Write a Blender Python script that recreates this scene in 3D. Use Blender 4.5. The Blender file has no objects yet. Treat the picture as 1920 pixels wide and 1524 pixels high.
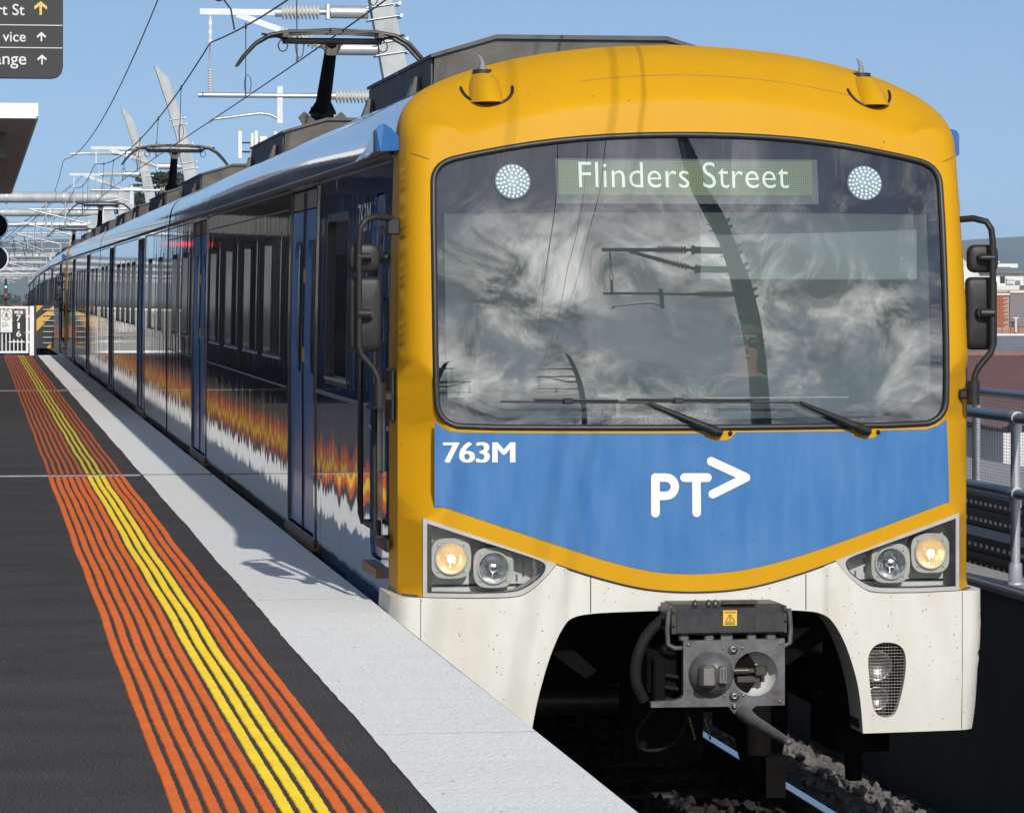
import bpy, bmesh, math, random
from mathutils import Vector, Matrix, Quaternion
from mathutils.geometry import delaunay_2d_cdt
import numpy as np
random.seed(7)
SC = bpy.context.scene
COL = SC.collection
PI = math.pi

# ---------------------------------------------------------------- camera
cam = bpy.data.objects.new('camera', bpy.data.cameras.new('camera'))
COL.objects.link(cam)
cam.location = (-3.67, -18.1, 2.78)
cam.rotation_euler = (PI/2, 0, -math.atan(1000/6700))
cam.data.sensor_width = 36
cam.data.lens = 36*6700/1920
cam.data.shift_y = -222/1920
cam.data.clip_start = 0.5
cam.data.clip_end = 20000
SC.camera = cam

# ---------------------------------------------------------------- light
SUN_DIR = Vector((0.165, -1.8, 1.0)).normalized()      # towards the sun
sun = bpy.data.objects.new('sun', bpy.data.lights.new('sun', 'SUN'))
COL.objects.link(sun)
sun.data.energy = 4.0
sun.data.angle = math.radians(0.53)
sun.data.color = (1.0, 0.965, 0.915)
sun.rotation_euler = (-SUN_DIR).to_track_quat('-Z', 'Y').to_euler()
W = bpy.data.worlds.new('World'); SC.world = W; W.use_nodes = True
nt = W.node_tree; nt.nodes.clear()
N = nt.nodes.new; Lk = nt.links.new
def wmath(op, a, b=None, clamp=False):
    n = N('ShaderNodeMath'); n.operation = op; n.use_clamp = clamp
    for i, v in enumerate((a, b)):
        if v is None: continue
        if isinstance(v, (int, float)): n.inputs[i].default_value = v
        else: Lk(v, n.inputs[i])
    return n.outputs[0]
sky = N('ShaderNodeTexSky'); sky.sky_type = 'NISHITA'; sky.sun_disc = False
sky.sun_elevation = math.asin(SUN_DIR.z)
sky.sun_rotation = math.atan2(SUN_DIR.x, SUN_DIR.y)
sky.altitude = 30; sky.air_density = 1.0; sky.dust_density = 0.35; sky.ozone_density = 2.3
tc = N('ShaderNodeTexCoord'); sep = N('ShaderNodeSeparateXYZ'); Lk(tc.outputs['Generated'], sep.inputs[0])
# clear air: the paler, yellower last degrees above the horizon are not seen in this weather
sv_ = N('ShaderNodeCombineXYZ'); Lk(sep.outputs[0], sv_.inputs[0]); Lk(sep.outputs[1], sv_.inputs[1])
Lk(wmath('ADD', wmath('MAXIMUM', sep.outputs[2], 0.0), 0.15), sv_.inputs[2])
Lk(sv_.outputs[0], sky.inputs[0])
zc = wmath('ADD', wmath('MAXIMUM', sep.outputs[2], 0.0), 0.30)
comb = N('ShaderNodeCombineXYZ')
Lk(sep.outputs[0], comb.inputs[0]); Lk(sep.outputs[1], comb.inputs[1]); Lk(wmath('MULTIPLY', wmath('POWER', wmath('MAXIMUM', sep.outputs[2], 0.0), 0.7), 0.75), comb.inputs[2])
nz = N('ShaderNodeTexNoise'); nz.inputs['Scale'].default_value = 4.2; nz.inputs['Detail'].default_value = 12
nz.inputs['Roughness'].default_value = 0.70; nz.inputs['Distortion'].default_value = 0.9
Lk(comb.outputs[0], nz.inputs['Vector'])
rp = N('ShaderNodeMapRange'); rp.interpolation_type = 'SMOOTHSTEP'
rp.inputs['From Min'].default_value = 0.37; rp.inputs['From Max'].default_value = 0.56
Lk(nz.outputs[0], rp.inputs[0])
mk = N('ShaderNodeMapRange'); mk.interpolation_type = 'SMOOTHSTEP'
mk.inputs['From Min'].default_value = 0.35; mk.inputs['From Max'].default_value = -0.35
Lk(sep.outputs[1], mk.inputs[0])
he = N('ShaderNodeMapRange'); he.interpolation_type = 'SMOOTHSTEP'      # the cloud deck thins out higher up
he.inputs['From Min'].default_value = 0.24; he.inputs['From Max'].default_value = 0.44
he.inputs['To Min'].default_value = 1.0; he.inputs['To Max'].default_value = 0.22
Lk(sep.outputs[2], he.inputs[0])
cf = wmath('MULTIPLY', wmath('MULTIPLY', rp.outputs[0], mk.outputs[0]), he.outputs[0])
nz2 = N('ShaderNodeTexNoise'); nz2.inputs['Scale'].default_value = 10; nz2.inputs['Detail'].default_value = 11; nz2.inputs['Roughness'].default_value = 0.66; nz2.inputs['Distortion'].default_value = 0.8
Lk(comb.outputs[0], nz2.inputs['Vector'])
cr = N('ShaderNodeValToRGB'); cr.color_ramp.elements[0].color = (3.4, 3.7, 4.1, 1); cr.color_ramp.elements[1].color = (40, 39.4, 38.5, 1)
cr.color_ramp.elements[0].position = 0.42; cr.color_ramp.elements[1].position = 0.66
Lk(nz2.outputs[0], cr.inputs[0])
mx = N('ShaderNodeMix'); mx.data_type = 'RGBA'
Lk(cf, mx.inputs['Factor']); Lk(sky.outputs[0], mx.inputs['A']); Lk(cr.outputs[0], mx.inputs['B'])
bg = N('ShaderNodeBackground'); bg.inputs['Strength'].default_value = 0.113
Lk(mx.outputs['Result'], bg.inputs[0])
wo = N('ShaderNodeOutputWorld'); Lk(bg.outputs[0], wo.inputs[0])
SC.view_settings.view_transform = 'Standard'
SC.view_settings.look = 'None'
SC.view_settings.exposure = 0.0
SC.view_settings.gamma = 1
SC.view_settings.use_curve_mapping = False

# ---------------------------------------------------------------- materials
def mat(name, col, rough=0.6, metal=0.0, col2=None, nscale=4.0, amt=0.5, nstretch=(1, 1, 1), bump=0.0, bscale=40.0,
        bstretch=(1, 1, 1), coat=0.0, spots=None, emit=None, estr=0.0, spec=0.5, rvar=0.0, extra=None, bdetail=4, fine=None):
    m = bpy.data.materials.new(name); m.use_nodes = True
    t = m.node_tree; P = t.nodes['Principled BSDF']
    P.inputs['Base Color'].default_value = (*col, 1); P.inputs['Roughness'].default_value = rough
    P.inputs['Metallic'].default_value = metal; P.inputs['Coat Weight'].default_value = coat
    P.inputs['Coat Roughness'].default_value = 0.03; P.inputs['Specular IOR Level'].default_value = spec
    nn = t.nodes.new; ll = t.links.new
    def coords(st):
        c = nn('ShaderNodeTexCoord'); mp = nn('ShaderNodeMapping'); mp.inputs['Scale'].default_value = st
        ll(c.outputs['Object'], mp.inputs[0]); return mp.outputs[0]
    last = None
    if col2 is not None:
        n = nn('ShaderNodeTexNoise'); n.inputs['Scale'].default_value = nscale; n.inputs['Detail'].default_value = 7
        n.inputs['Roughness'].default_value = 0.6; ll(coords(nstretch), n.inputs['Vector'])
        r = nn('ShaderNodeMapRange'); r.inputs['From Min'].default_value = 0.5-0.22; r.inputs['From Max'].default_value = 0.5+0.22
        r.inputs['To Max'].default_value = amt
        ll(n.outputs[0], r.inputs[0])
        x = nn('ShaderNodeMix'); x.data_type = 'RGBA'; ll(r.outputs[0], x.inputs['Factor'])
        x.inputs['A'].default_value = (*col, 1); x.inputs['B'].default_value = (*col2, 1)
        last = x.outputs['Result']
        if rvar:
            q = nn('ShaderNodeMapRange'); q.inputs['To Min'].default_value = rough; q.inputs['To Max'].default_value = rough+rvar
            ll(n.outputs[0], q.inputs[0]); ll(q.outputs[0], P.inputs['Roughness'])
    if fine is not None:      # grain: (scale, contrast)
        n = nn('ShaderNodeTexNoise'); n.inputs['Scale'].default_value = fine[0]; n.inputs['Detail'].default_value = 2; ll(coords((1, 1, 1)), n.inputs['Vector'])
        r = nn('ShaderNodeMapRange'); r.inputs['From Min'].default_value = 0.3; r.inputs['From Max'].default_value = 0.7
        r.inputs['To Min'].default_value = 1-fine[1]; r.inputs['To Max'].default_value = 1+fine[1]; ll(n.outputs[0], r.inputs[0])
        h = nn('ShaderNodeHueSaturation'); ll(r.outputs[0], h.inputs['Value'])
        if last: ll(last, h.inputs['Color'])
        else: h.inputs['Color'].default_value = (*col, 1)
        last = h.outputs[0]
    if spots is not None:     # (colour, scale, threshold) small specks of grit or chips
        sc_, th = spots[1], spots[2]
        v = nn('ShaderNodeTexVoronoi'); v.inputs['Scale'].default_value = sc_; ll(coords((1, 1, 1)), v.inputs['Vector'])
        g = nn('ShaderNodeSeparateColor'); ll(v.outputs['Color'], g.inputs[0])
        a = nn('ShaderNodeMath'); a.operation = 'MULTIPLY'; ll(g.outputs[0], a.inputs[0]); a.inputs[1].default_value = th
        b = nn('ShaderNodeMath'); b.operation = 'LESS_THAN'; ll(v.outputs['Distance'], b.inputs[0]); ll(a.outputs[0], b.inputs[1])
        c_ = nn('ShaderNodeMath'); c_.operation = 'GREATER_THAN'; ll(g.outputs[1], c_.inputs[0]); c_.inputs[1].default_value = 0.8
        d_ = nn('ShaderNodeMath'); d_.operation = 'MULTIPLY'; ll(b.outputs[0], d_.inputs[0]); ll(c_.outputs[0], d_.inputs[1])
        x = nn('ShaderNodeMix'); x.data_type = 'RGBA'; ll(d_.outputs[0], x.inputs['Factor'])
        if last: ll(last, x.inputs['A'])
        else: x.inputs['A'].default_value = (*col, 1)
        x.inputs['B'].default_value = (*spots[0], 1); last = x.outputs['Result']
    if last: ll(last, P.inputs['Base Color'])
    if bump:
        n = nn('ShaderNodeTexNoise'); n.inputs['Scale'].default_value = bscale; n.inputs['Detail'].default_value = bdetail
        ll(coords(bstretch), n.inputs['Vector'])
        b = nn('ShaderNodeBump'); b.inputs['Strength'].default_value = 1.0; b.inputs['Distance'].default_value = bump
        ll(n.outputs[0], b.inputs['Height']); ll(b.outputs[0], P.inputs['Normal'])
        if coat: ll(b.outputs[0], P.inputs['Coat Normal'])
    if emit: P.inputs['Emission Color'].default_value = (*emit, 1); P.inputs['Emission Strength'].default_value = estr
    return m
M = {}
M['yellow'] = mat('yellow_paint', (0.56, 0.288, 0.005), 0.45, col2=(0.47, 0.235, 0.007), nscale=2.5, amt=0.5, nstretch=(1, 1, 0.5), coat=0.0, spec=0.13, spots=((0.25, 0.13, 0.03), 22, 0.13), bump=0.0004, bscale=3, rvar=0.1)
M['blue'] = mat('front_blue_paint', (0.031, 0.132, 0.34), 0.5, spec=0.2, col2=(0.085, 0.205, 0.40), nscale=3.2, amt=0.8, nstretch=(2.4, 1, 0.6), spots=((0.03, 0.05, 0.09), 30, 0.12), bump=0.0004, bscale=6, rvar=0.2)
M['door_blue'] = mat('door_blue_paint', (0.06, 0.21, 0.52), 0.32, col2=(0.045, 0.17, 0.43), nscale=2, nstretch=(1, 1, 0.4), amt=0.7, coat=0.15)
M['white'] = mat('white_apron_paint', (0.63, 0.63, 0.585), 0.5, col2=(0.47, 0.43, 0.34), nscale=3.0, amt=0.65, nstretch=(1.5, 1, 0.55), spots=((0.11, 0.075, 0.045), 52, 0.22), bump=0.0005, bscale=5, rvar=0.2)
M['letter'] = mat('white_lettering', (0.80, 0.80, 0.78), 0.5, col2=(0.66, 0.66, 0.64), nscale=9, amt=0.5)
M['side_grey'] = mat('side_grey_gloss', (0.035, 0.036, 0.042), 0.05, col2=(0.06, 0.058, 0.058), nscale=1.2, amt=1.0, nstretch=(1, 2, 0.3), coat=1.0, bump=0.0032, bscale=1.0, bstretch=(1, 3.6, 0.16), spec=0.7, bdetail=1.2)
M['side_blue'] = mat('side_blue_gloss', (0.012, 0.09, 0.27), 0.05, col2=(0.025, 0.13, 0.34), nscale=1.1, amt=1.0, nstretch=(1, 2, 0.4), coat=1.0, bump=0.0042, bscale=1.0, bstretch=(1, 2.8, 0.16), spec=0.7, bdetail=1.2)
M['roof_blue'] = mat('roof_blue_gloss', (0.020, 0.10, 0.34), 0.12, col2=(0.03, 0.11, 0.31), nscale=1.5, amt=0.8, coat=0.8, spec=0.5, bump=0.002, bscale=1.2, bstretch=(1, 1.5, 1))
M['cap_blue'] = mat('cap_blue', (0.02, 0.11, 0.33), 0.25, col2=(0.04, 0.14, 0.36), nscale=6, amt=0.6, coat=0.6)
M['dark_glass'] = mat('dark_tinted_glass', (0.006, 0.007, 0.008), 0.02, coat=1.0, bump=0.0005, bscale=1.1, bstretch=(1, 3, 0.5), spec=0.6)
M['rubber'] = mat('black_rubber', (0.012, 0.012, 0.013), 0.45, col2=(0.03, 0.028, 0.026), nscale=20, amt=0.6)
M['plastic'] = mat('black_plastic', (0.010, 0.010, 0.011), 0.5, spec=0.35, col2=(0.03, 0.03, 0.03), nscale=14, amt=0.6, bump=0.0003, bscale=90)
M['dark_metal'] = mat('dark_metal', (0.05, 0.049, 0.047), 0.42, 0.6, col2=(0.12, 0.10, 0.08), nscale=12, amt=0.6, bump=0.001, bscale=40)
M['black_metal'] = mat('black_underframe', (0.003, 0.003, 0.003), 0.9, 0.0, col2=(0.009, 0.008, 0.007), nscale=7, amt=0.8, spec=0.08)
M['box_black'] = mat('coupler_box_black', (0.018, 0.018, 0.019), 0.4, 0.1, col2=(0.07, 0.07, 0.07), nscale=16, amt=0.5, nstretch=(2, 1, 0.8), spots=((0.25, 0.25, 0.24), 75, 0.2), bump=0.0005, bscale=30)
M['coupler_grey'] = mat('coupler_grey_paint', (0.15, 0.155, 0.165), 0.42, 0.25, col2=(0.050, 0.036, 0.027), nscale=13, amt=0.8, bump=0.0012, bscale=40, spots=((0.02, 0.018, 0.016), 60, 0.2))
M['steel'] = mat('worn_steel', (0.42, 0.41, 0.39), 0.35, 0.9, col2=(0.2, 0.18, 0.16), nscale=10, amt=0.7)
M['galv'] = mat('galvanised_steel', (0.50, 0.52, 0.54), 0.42, 0.55, col2=(0.36, 0.38, 0.40), nscale=7, amt=0.8, bump=0.0006, bscale=30)
M['galv_pale'] = mat('pale_galvanised_steel', (0.43, 0.45, 0.45), 0.6, 0.15, col2=(0.24, 0.26, 0.27), nscale=3.2, amt=0.9, nstretch=(1, 1, 0.5), bump=0.001, bscale=12)
M['rail_steel_blue'] = mat('handrail_galvanised', (0.20, 0.24, 0.29), 0.38, 0.7, col2=(0.32, 0.36, 0.40), nscale=9, amt=0.8)
M['insul'] = mat('grey_porcelain', (0.50, 0.49, 0.46), 0.35, col2=(0.35, 0.34, 0.32), nscale=8, amt=0.6)
M['wire'] = mat('wire_copper_dark', (0.06, 0.06, 0.065), 0.5, 0.5)
M['pod'] = mat('roof_pod_grime', (0.115, 0.105, 0.085), 0.75, col2=(0.045, 0.04, 0.034), nscale=4, amt=0.9, spots=((0.3, 0.29, 0.26), 18, 0.15), bump=0.002, bscale=25)
M['pod_side'] = mat('roof_pod_side_grey', (0.11, 0.11, 0.108), 0.8, 0.0, col2=(0.06, 0.06, 0.065), nscale=5, amt=0.9, nstretch=(1, 3, 0.4), bump=0.001, bscale=25)
M['asphalt'] = mat('platform_asphalt', (0.060, 0.056, 0.055), 0.9, spec=0.15, fine=(110, 0.75), col2=(0.088, 0.083, 0.080), nscale=1.3, amt=1.0, nstretch=(0.8, 1.7, 1), spots=((0.5, 0.5, 0.48), 34, 0.13), bump=0.018, bscale=80)
M['edge_white'] = mat('platform_edge_white', (0.96, 0.95, 0.90), 0.9, spec=0.25, col2=(0.88, 0.87, 0.83), nscale=1.6, amt=0.95, nstretch=(0.5, 14, 1), spots=((0.12, 0.11, 0.1), 14, 0.11), bump=0.022, bscale=60, bstretch=(0.8, 1.6, 1), fine=(140, 0.10))
M['orange'] = mat('tactile_orange', (0.64, 0.135, 0.026), 0.7, col2=(0.40, 0.095, 0.03), nscale=5, amt=0.75, spec=0.2, bump=0.0008, bscale=120)
M['tyellow'] = mat('tactile_yellow', (0.84, 0.60, 0.03), 0.7, col2=(0.62, 0.42, 0.04), nscale=5, amt=0.75, spec=0.2, bump=0.0008, bscale=120)
M['concrete'] = mat('concrete', (0.36, 0.35, 0.32), 0.85, col2=(0.24, 0.235, 0.22), nscale=1.5, amt=0.8, bump=0.004, bscale=20)
M['wall_dark'] = mat('parapet_concrete_blue_grey', (0.15, 0.155, 0.17), 0.85, spec=0.1, col2=(0.10, 0.105, 0.115), nscale=0.9, amt=0.9, nstretch=(1, 1, 0.6), bump=0.003, bscale=14)
M['white_paint'] = mat('white_steel_paint', (0.78, 0.78, 0.77), 0.45, col2=(0.66, 0.66, 0.65), nscale=5, amt=0.6)
M['sign_black'] = mat('sign_charcoal', (0.014, 0.015, 0.017), 0.6, col2=(0.018, 0.019, 0.021), nscale=4, amt=0.6)
M['sign_white'] = mat('sign_white_print', (0.58, 0.59, 0.60), 0.6)
M['sign_arrow'] = mat('sign_yellow_print', (0.60, 0.43, 0.10), 0.6)
M['hazard_yellow'] = mat('hazard_yellow', (0.62, 0.36, 0.045), 0.6, col2=(0.5, 0.28, 0.04), nscale=6, amt=0.6)
M['hazard_black'] = mat('hazard_black', (0.02, 0.02, 0.021), 0.6)
M['rail'] = mat('rail_steel', (0.06, 0.04, 0.03), 0.7, 0.3, col2=(0.12, 0.075, 0.05), nscale=8, amt=0.8)
M['rail_top'] = mat('rail_running_surface', (0.6, 0.61, 0.62), 0.12, 1.0)
M['ballast'] = mat('ballast_stone', (0.17, 0.16, 0.145), 0.9, col2=(0.07, 0.065, 0.06), nscale=2.4, amt=0.9, bump=0.004, bscale=50)
M['ballast_bed'] = mat('ballast_bed', (0.10, 0.094, 0.086), 0.95, col2=(0.045, 0.042, 0.04), nscale=16, amt=1.0, bump=0.03, bscale=14)
M['lens'] = mat('headlamp_reflector', (0.75, 0.76, 0.78), 0.14, 1.0, bump=0.004, bscale=30, bstretch=(2.5, 1, .6))
M['bezel'] = mat('lamp_bezel_grey', (0.46, 0.46, 0.44), 0.5, 0.1, col2=(0.33, 0.32, 0.30), nscale=12, amt=0.7)
M['housing'] = mat('lamp_housing_grey', (0.55, 0.56, 0.54), 0.6, col2=(0.40, 0.40, 0.38), nscale=9, amt=0.8)
M['lamp_on'] = mat('lamp_filament_glow', (1, 0.8, 0.5), 0.5, emit=(1.0, 0.80, 0.50), estr=9.0)
M['lamp_warm'] = mat('lit_reflector', (0.85, 0.72, 0.52), 0.2, 0.85, emit=(1.0, 0.76, 0.45), estr=0.22, bump=0.006, bscale=24, bstretch=(2.5, 1, .5))
M['led_on'] = mat('white_led', (0.6, 0.65, 0.7), 0.4, emit=(0.85, 0.93, 1.0), estr=0.75)
M['led_base'] = mat('led_cluster_base', (0.22, 0.25, 0.28), 0.5, emit=(0.7, 0.82, 0.95), estr=0.12)
M['frit'] = mat('windscreen_black_border', (0.006, 0.008, 0.014), 0.8, spec=0.05)
M['cab_in'] = mat('cab_interior_grey', (0.36, 0.38, 0.37), 0.8, col2=(0.28, 0.30, 0.30), nscale=3, amt=0.7)
M['cab_dark'] = mat('cab_interior_dark', (0.02, 0.021, 0.022), 0.7)
M['blind'] = mat('sun_blind_grey', (0.34, 0.37, 0.38), 0.8, col2=(0.28, 0.31, 0.32), nscale=2, amt=0.5)
M['blind'].node_tree.nodes['Principled BSDF'].inputs['Alpha'].default_value = 0.62
M['skin'] = mat('skin', (0.26, 0.15, 0.11), 0.7, spec=0.2)
M['cloth'] = mat('navy_cloth', (0.018, 0.022, 0.035), 0.9)
M['led_red'] = mat('red_led_text', (0.3, 0.02, 0.02), 0.5, emit=(1.0, 0.03, 0.05), estr=3.0)
M['brown_roof'] = mat('brown_corrugated_metal', (0.20, 0.098, 0.078), 0.6, col2=(0.155, 0.074, 0.06), nscale=0.5, amt=0.8)
M['grey_roof'] = mat('grey_shingle_roof', (0.15, 0.17, 0.19), 0.8, col2=(0.10, 0.115, 0.13), nscale=2.2, amt=0.9)
M['brick'] = mat('red_brick', (0.36, 0.115, 0.062), 0.85, col2=(0.25, 0.085, 0.05), nscale=1.3, amt=1.0)
M['brick_pale'] = mat('pale_brick', (0.42, 0.23, 0.15), 0.85, col2=(0.3, 0.17, 0.12), nscale=1.3, amt=1.0)
M['mortar'] = mat('mortar', (0.36, 0.28, 0.22), 0.9)
M['render_grey'] = mat('mauve_grey_render', (0.155, 0.14, 0.15), 0.8, col2=(0.21, 0.19, 0.20), nscale=0.6, amt=0.6)
M['off_white'] = mat('off_white_wall', (0.66, 0.66, 0.62), 0.8, col2=(0.5, 0.5, 0.48), nscale=0.5, amt=0.7)
M['window_dark'] = mat('window_dark', (0.04, 0.05, 0.06), 0.15)
M['leaf'] = mat('conifer_foliage', (0.028, 0.042, 0.024), 0.8, col2=(0.05, 0.07, 0.035), nscale=3, amt=1.0)
M['bark'] = mat('bark', (0.08, 0.06, 0.045), 0.9)
M['ground'] = mat('ground_far', (0.10, 0.11, 0.075), 0.95, col2=(0.17, 0.165, 0.14), nscale=0.03, amt=1.0)
M['hill'] = mat('wooded_hill', (0.055, 0.085, 0.055), 0.95, col2=(0.10, 0.11, 0.075), nscale=0.006, amt=1.0)
M['soffit'] = mat('canopy_soffit', (0.50, 0.45, 0.41), 0.6, col2=(0.38, 0.34, 0.31), nscale=3, amt=0.6, nstretch=(1, 3, 1))
M['station_wall'] = mat('station_wall_charcoal', (0.04, 0.04, 0.042), 0.5, col2=(0.07, 0.065, 0.06), nscale=0.8, amt=0.8)
M['purple'] = mat('door_pad_violet_grey', (0.09, 0.10, 0.17), 0.3, coat=0.3)
M['brown_edge'] = mat('door_head_brown', (0.20, 0.115, 0.05), 0.5)
M['gull'] = mat('seal_grey', (0.2, 0.2, 0.2), 0.5)
# destination screen: olive panel crossed by a fine grid of unlit dots
def screen_mat():
    m = mat('destination_screen_olive', (0.23, 0.27, 0.15), 0.5)
    t = m.node_tree; P = t.nodes['Principled BSDF']; nn = t.nodes.new; ll = t.links.new
    c = nn('ShaderNodeTexCoord'); s = nn('ShaderNodeSeparateXYZ'); ll(c.outputs['Object'], s.inputs[0])
    out = []
    for k in (0, 2):
        a = nn('ShaderNodeMath'); a.operation = 'MULTIPLY'; a.inputs[1].default_value = 2*PI/0.0115; ll(s.outputs[k], a.inputs[0])
        b = nn('ShaderNodeMath'); b.operation = 'SINE'; ll(a.outputs[0], b.inputs[0]); out.append(b.outputs[0])
    mxm = nn('ShaderNodeMath'); mxm.operation = 'MAXIMUM'; ll(out[0], mxm.inputs[0]); ll(out[1], mxm.inputs[1])
    g = nn('ShaderNodeMath'); g.operation = 'GREATER_THAN'; g.inputs[1].default_value = 0.72; ll(mxm.outputs[0], g.inputs[0])
    x = nn('ShaderNodeMix'); x.data_type = 'RGBA'; ll(g.outputs[0], x.inputs['Factor'])
    x.inputs['A'].default_value = (0.17, 0.215, 0.085, 1); x.inputs['B'].default_value = (0.045, 0.055, 0.03, 1)
    ll(x.outputs['Result'], P.inputs['Base Color'])
    P.inputs['Emission Color'].default_value = (0.5, 0.6, 0.3, 1); P.inputs['Emission Strength'].default_value = 0.0
    return m
M['screen'] = screen_mat()
M['screen_text'] = mat('destination_screen_letters', (0.55, 0.6, 0.55), 0.5, emit=(0.86, 0.95, 0.86), estr=0.32)
def glass_mat(name, tint, fac, rough=0.0, bump=0.0):
    m = bpy.data.materials.new(name); m.use_nodes = True; t = m.node_tree; t.nodes.clear()
    nn = t.nodes.new; ll = t.links.new
    tr = nn('ShaderNodeBsdfTransparent'); tr.inputs[0].default_value = (*tint, 1)
    gl = nn('ShaderNodeBsdfGlossy'); gl.inputs['Roughness'].default_value = rough
    if bump:
        c = nn('ShaderNodeTexCoord'); mp = nn('ShaderNodeMapping'); mp.inputs['Scale'].default_value = (3.0, 1, 0.45)
        ll(c.outputs['Object'], mp.inputs[0])
        n = nn('ShaderNodeTexNoise'); n.inputs['Scale'].default_value = 1.0; n.inputs['Detail'].default_value = 1
        ll(mp.outputs[0], n.inputs['Vector'])
        b = nn('ShaderNodeBump'); b.inputs['Distance'].default_value = bump; ll(n.outputs[0], b.inputs['Height'])
        ll(b.outputs[0], gl.inputs['Normal'])
    fr = nn('ShaderNodeLayerWeight'); fr.inputs['Blend'].default_value = 0.35
    mr = nn('ShaderNodeMapRange'); mr.inputs['To Min'].default_value = fac; mr.inputs['To Max'].default_value = 1.0
    ll(fr.outputs['Fresnel'], mr.inputs[0])
    mxs = nn('ShaderNodeMixShader'); ll(mr.outputs[0], mxs.inputs[0]); ll(tr.outputs[0], mxs.inputs[1]); ll(gl.outputs[0], mxs.inputs[2])
    o = nn('ShaderNodeOutputMaterial'); ll(mxs.outputs[0], o.inputs[0])
    return m
M['screen_glass'] = glass_mat('windscreen_glass', (0.82, 0.88, 0.86), 0.12, bump=0.0011)
M['film'] = mat('windscreen_inner_film', (0.46, 0.52, 0.51), 0.9, col2=(0.36, 0.41, 0.40), nscale=1.5, amt=1.0, nstretch=(2, 1, .4), spec=0.0)
M['film'].node_tree.nodes['Principled BSDF'].inputs['Alpha'].default_value = 0.20
M['lamp_glass'] = glass_mat('headlight_cover_glass', (0.93, 0.95, 0.94), 0.03)

# ---------------------------------------------------------------- mesh helpers
class MB:
    def __init__(s): s.v = []; s.f = []; s.sm = []
    def add(s, vs, fs, smooth=False):
        o = len(s.v); s.v.extend([tuple(p) for p in vs])
        for f in fs: s.f.append(tuple(i+o for i in f)); s.sm.append(smooth)
        return s
    def box(s, c, d, R=None, taper=1.0, bev=0.0):
        hx, hy, hz = d[0]/2, d[1]/2, d[2]/2
        if bev > 0:
            b = bev; sec = [(hx-b, hy), (hx, hy-b), (hx, -hy+b), (hx-b, -hy), (-hx+b, -hy), (-hx, -hy+b), (-hx, hy-b), (-hx+b, hy)]
            lev = [(-hz, b), (-hz+b, 0), (hz-b, 0), (hz, b)]
            vs = []
            for z, ins in lev:
                for x, y in sec:
                    vs.append(Vector((x-math.copysign(min(ins, abs(x)), x), y-math.copysign(min(ins, abs(y)), y), z)))
            fs = []
            for l in range(3):
                for i in range(8): j = (i+1) % 8; fs.append((l*8+i, (l+1)*8+i, (l+1)*8+j, l*8+j))
            fs.append(tuple(range(8))); fs.append(tuple(range(31, 23, -1)))
        else:
            vs = [Vector((x*(taper if z > 0 else 1), y*(taper if z > 0 else 1), z)) for z in (-hz, hz) for x, y in ((-hx, -hy), (hx, -hy), (hx, hy), (-hx, hy))]
            fs = [(3, 2, 1, 0), (4, 5, 6, 7), (0, 1, 5, 4), (1, 2, 6, 5), (2, 3, 7, 6), (3, 0, 4, 7)]
        if R is not None: vs = [R @ p for p in vs]
        return s.add([p+Vector(c) for p in vs], fs)
    def box2(s, a, b, bev=0.0):
        return s.box([(a[i]+b[i])/2 for i in range(3)], [abs(b[i]-a[i]) for i in range(3)], bev=bev)
    def tube(s, path, r, n=8, cap=True, smooth=True):
        P = [Vector(p) for p in path]; m = len(P)
        rs = r if isinstance(r, (list, tuple)) else [r]*m
        T = [(P[min(i+1, m-1)]-P[max(i-1, 0)]).normalized() for i in range(m)]
        up = Vector((0, 0, 1)) if abs(T[0].z) < 0.9 else Vector((1, 0, 0))
        nrm = (up-T[0]*up.dot(T[0])).normalized(); vs = []
        for i in range(m):
            if i: nrm = (nrm-T[i]*nrm.dot(T[i])).normalized()
            bn = T[i].cross(nrm)
            for k in range(n):
                a = 2*PI*k/n; vs.append(P[i]+(nrm*math.cos(a)+bn*math.sin(a))*rs[i])
        fs = [(i*n+k, i*n+(k+1) % n, (i+1)*n+(k+1) % n, (i+1)*n+k) for i in range(m-1) for k in range(n)]
        s.add(vs, fs, smooth)
        if cap: s.add(vs[:n], [tuple(range(n-1, -1, -1))]); s.add(vs[-n:], [tuple(range(n))])
        return s
    def lathe(s, prof, c, axis, n=24, smooth=True):    # prof: (t along axis, radius)
        A = Vector(axis).normalized(); up = Vector((0, 0, 1)) if abs(A.z) < 0.9 else Vector((1, 0, 0))
        u = A.cross(up).normalized(); w = A.cross(u); c = Vector(c); vs = []
        for t, r in prof:
            for k in range(n):
                a = 2*PI*k/n; vs.append(c+A*t+(u*math.cos(a)+w*math.sin(a))*max(r, 1e-5))
        fs = [(i*n+k, i*n+(k+1) % n, (i+1)*n+(k+1) % n, (i+1)*n+k) for i in range(len(prof)-1) for k in range(n)]
        return s.add(vs, fs, smooth)
    def prism(s, poly, mapf, d0, d1):       # poly 2d, mapf(u,v,d)->3d; simple polygon extruded
        n = len(poly); vs = [mapf(u, v, d0) for u, v in poly]+[mapf(u, v, d1) for u, v in poly]
        fs = [tuple(range(n)), tuple(range(2*n-1, n-1, -1))]+[(i, i+n, (i+1) % n+n, (i+1) % n) for i in range(n)]
        return s.add(vs, fs)
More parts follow.
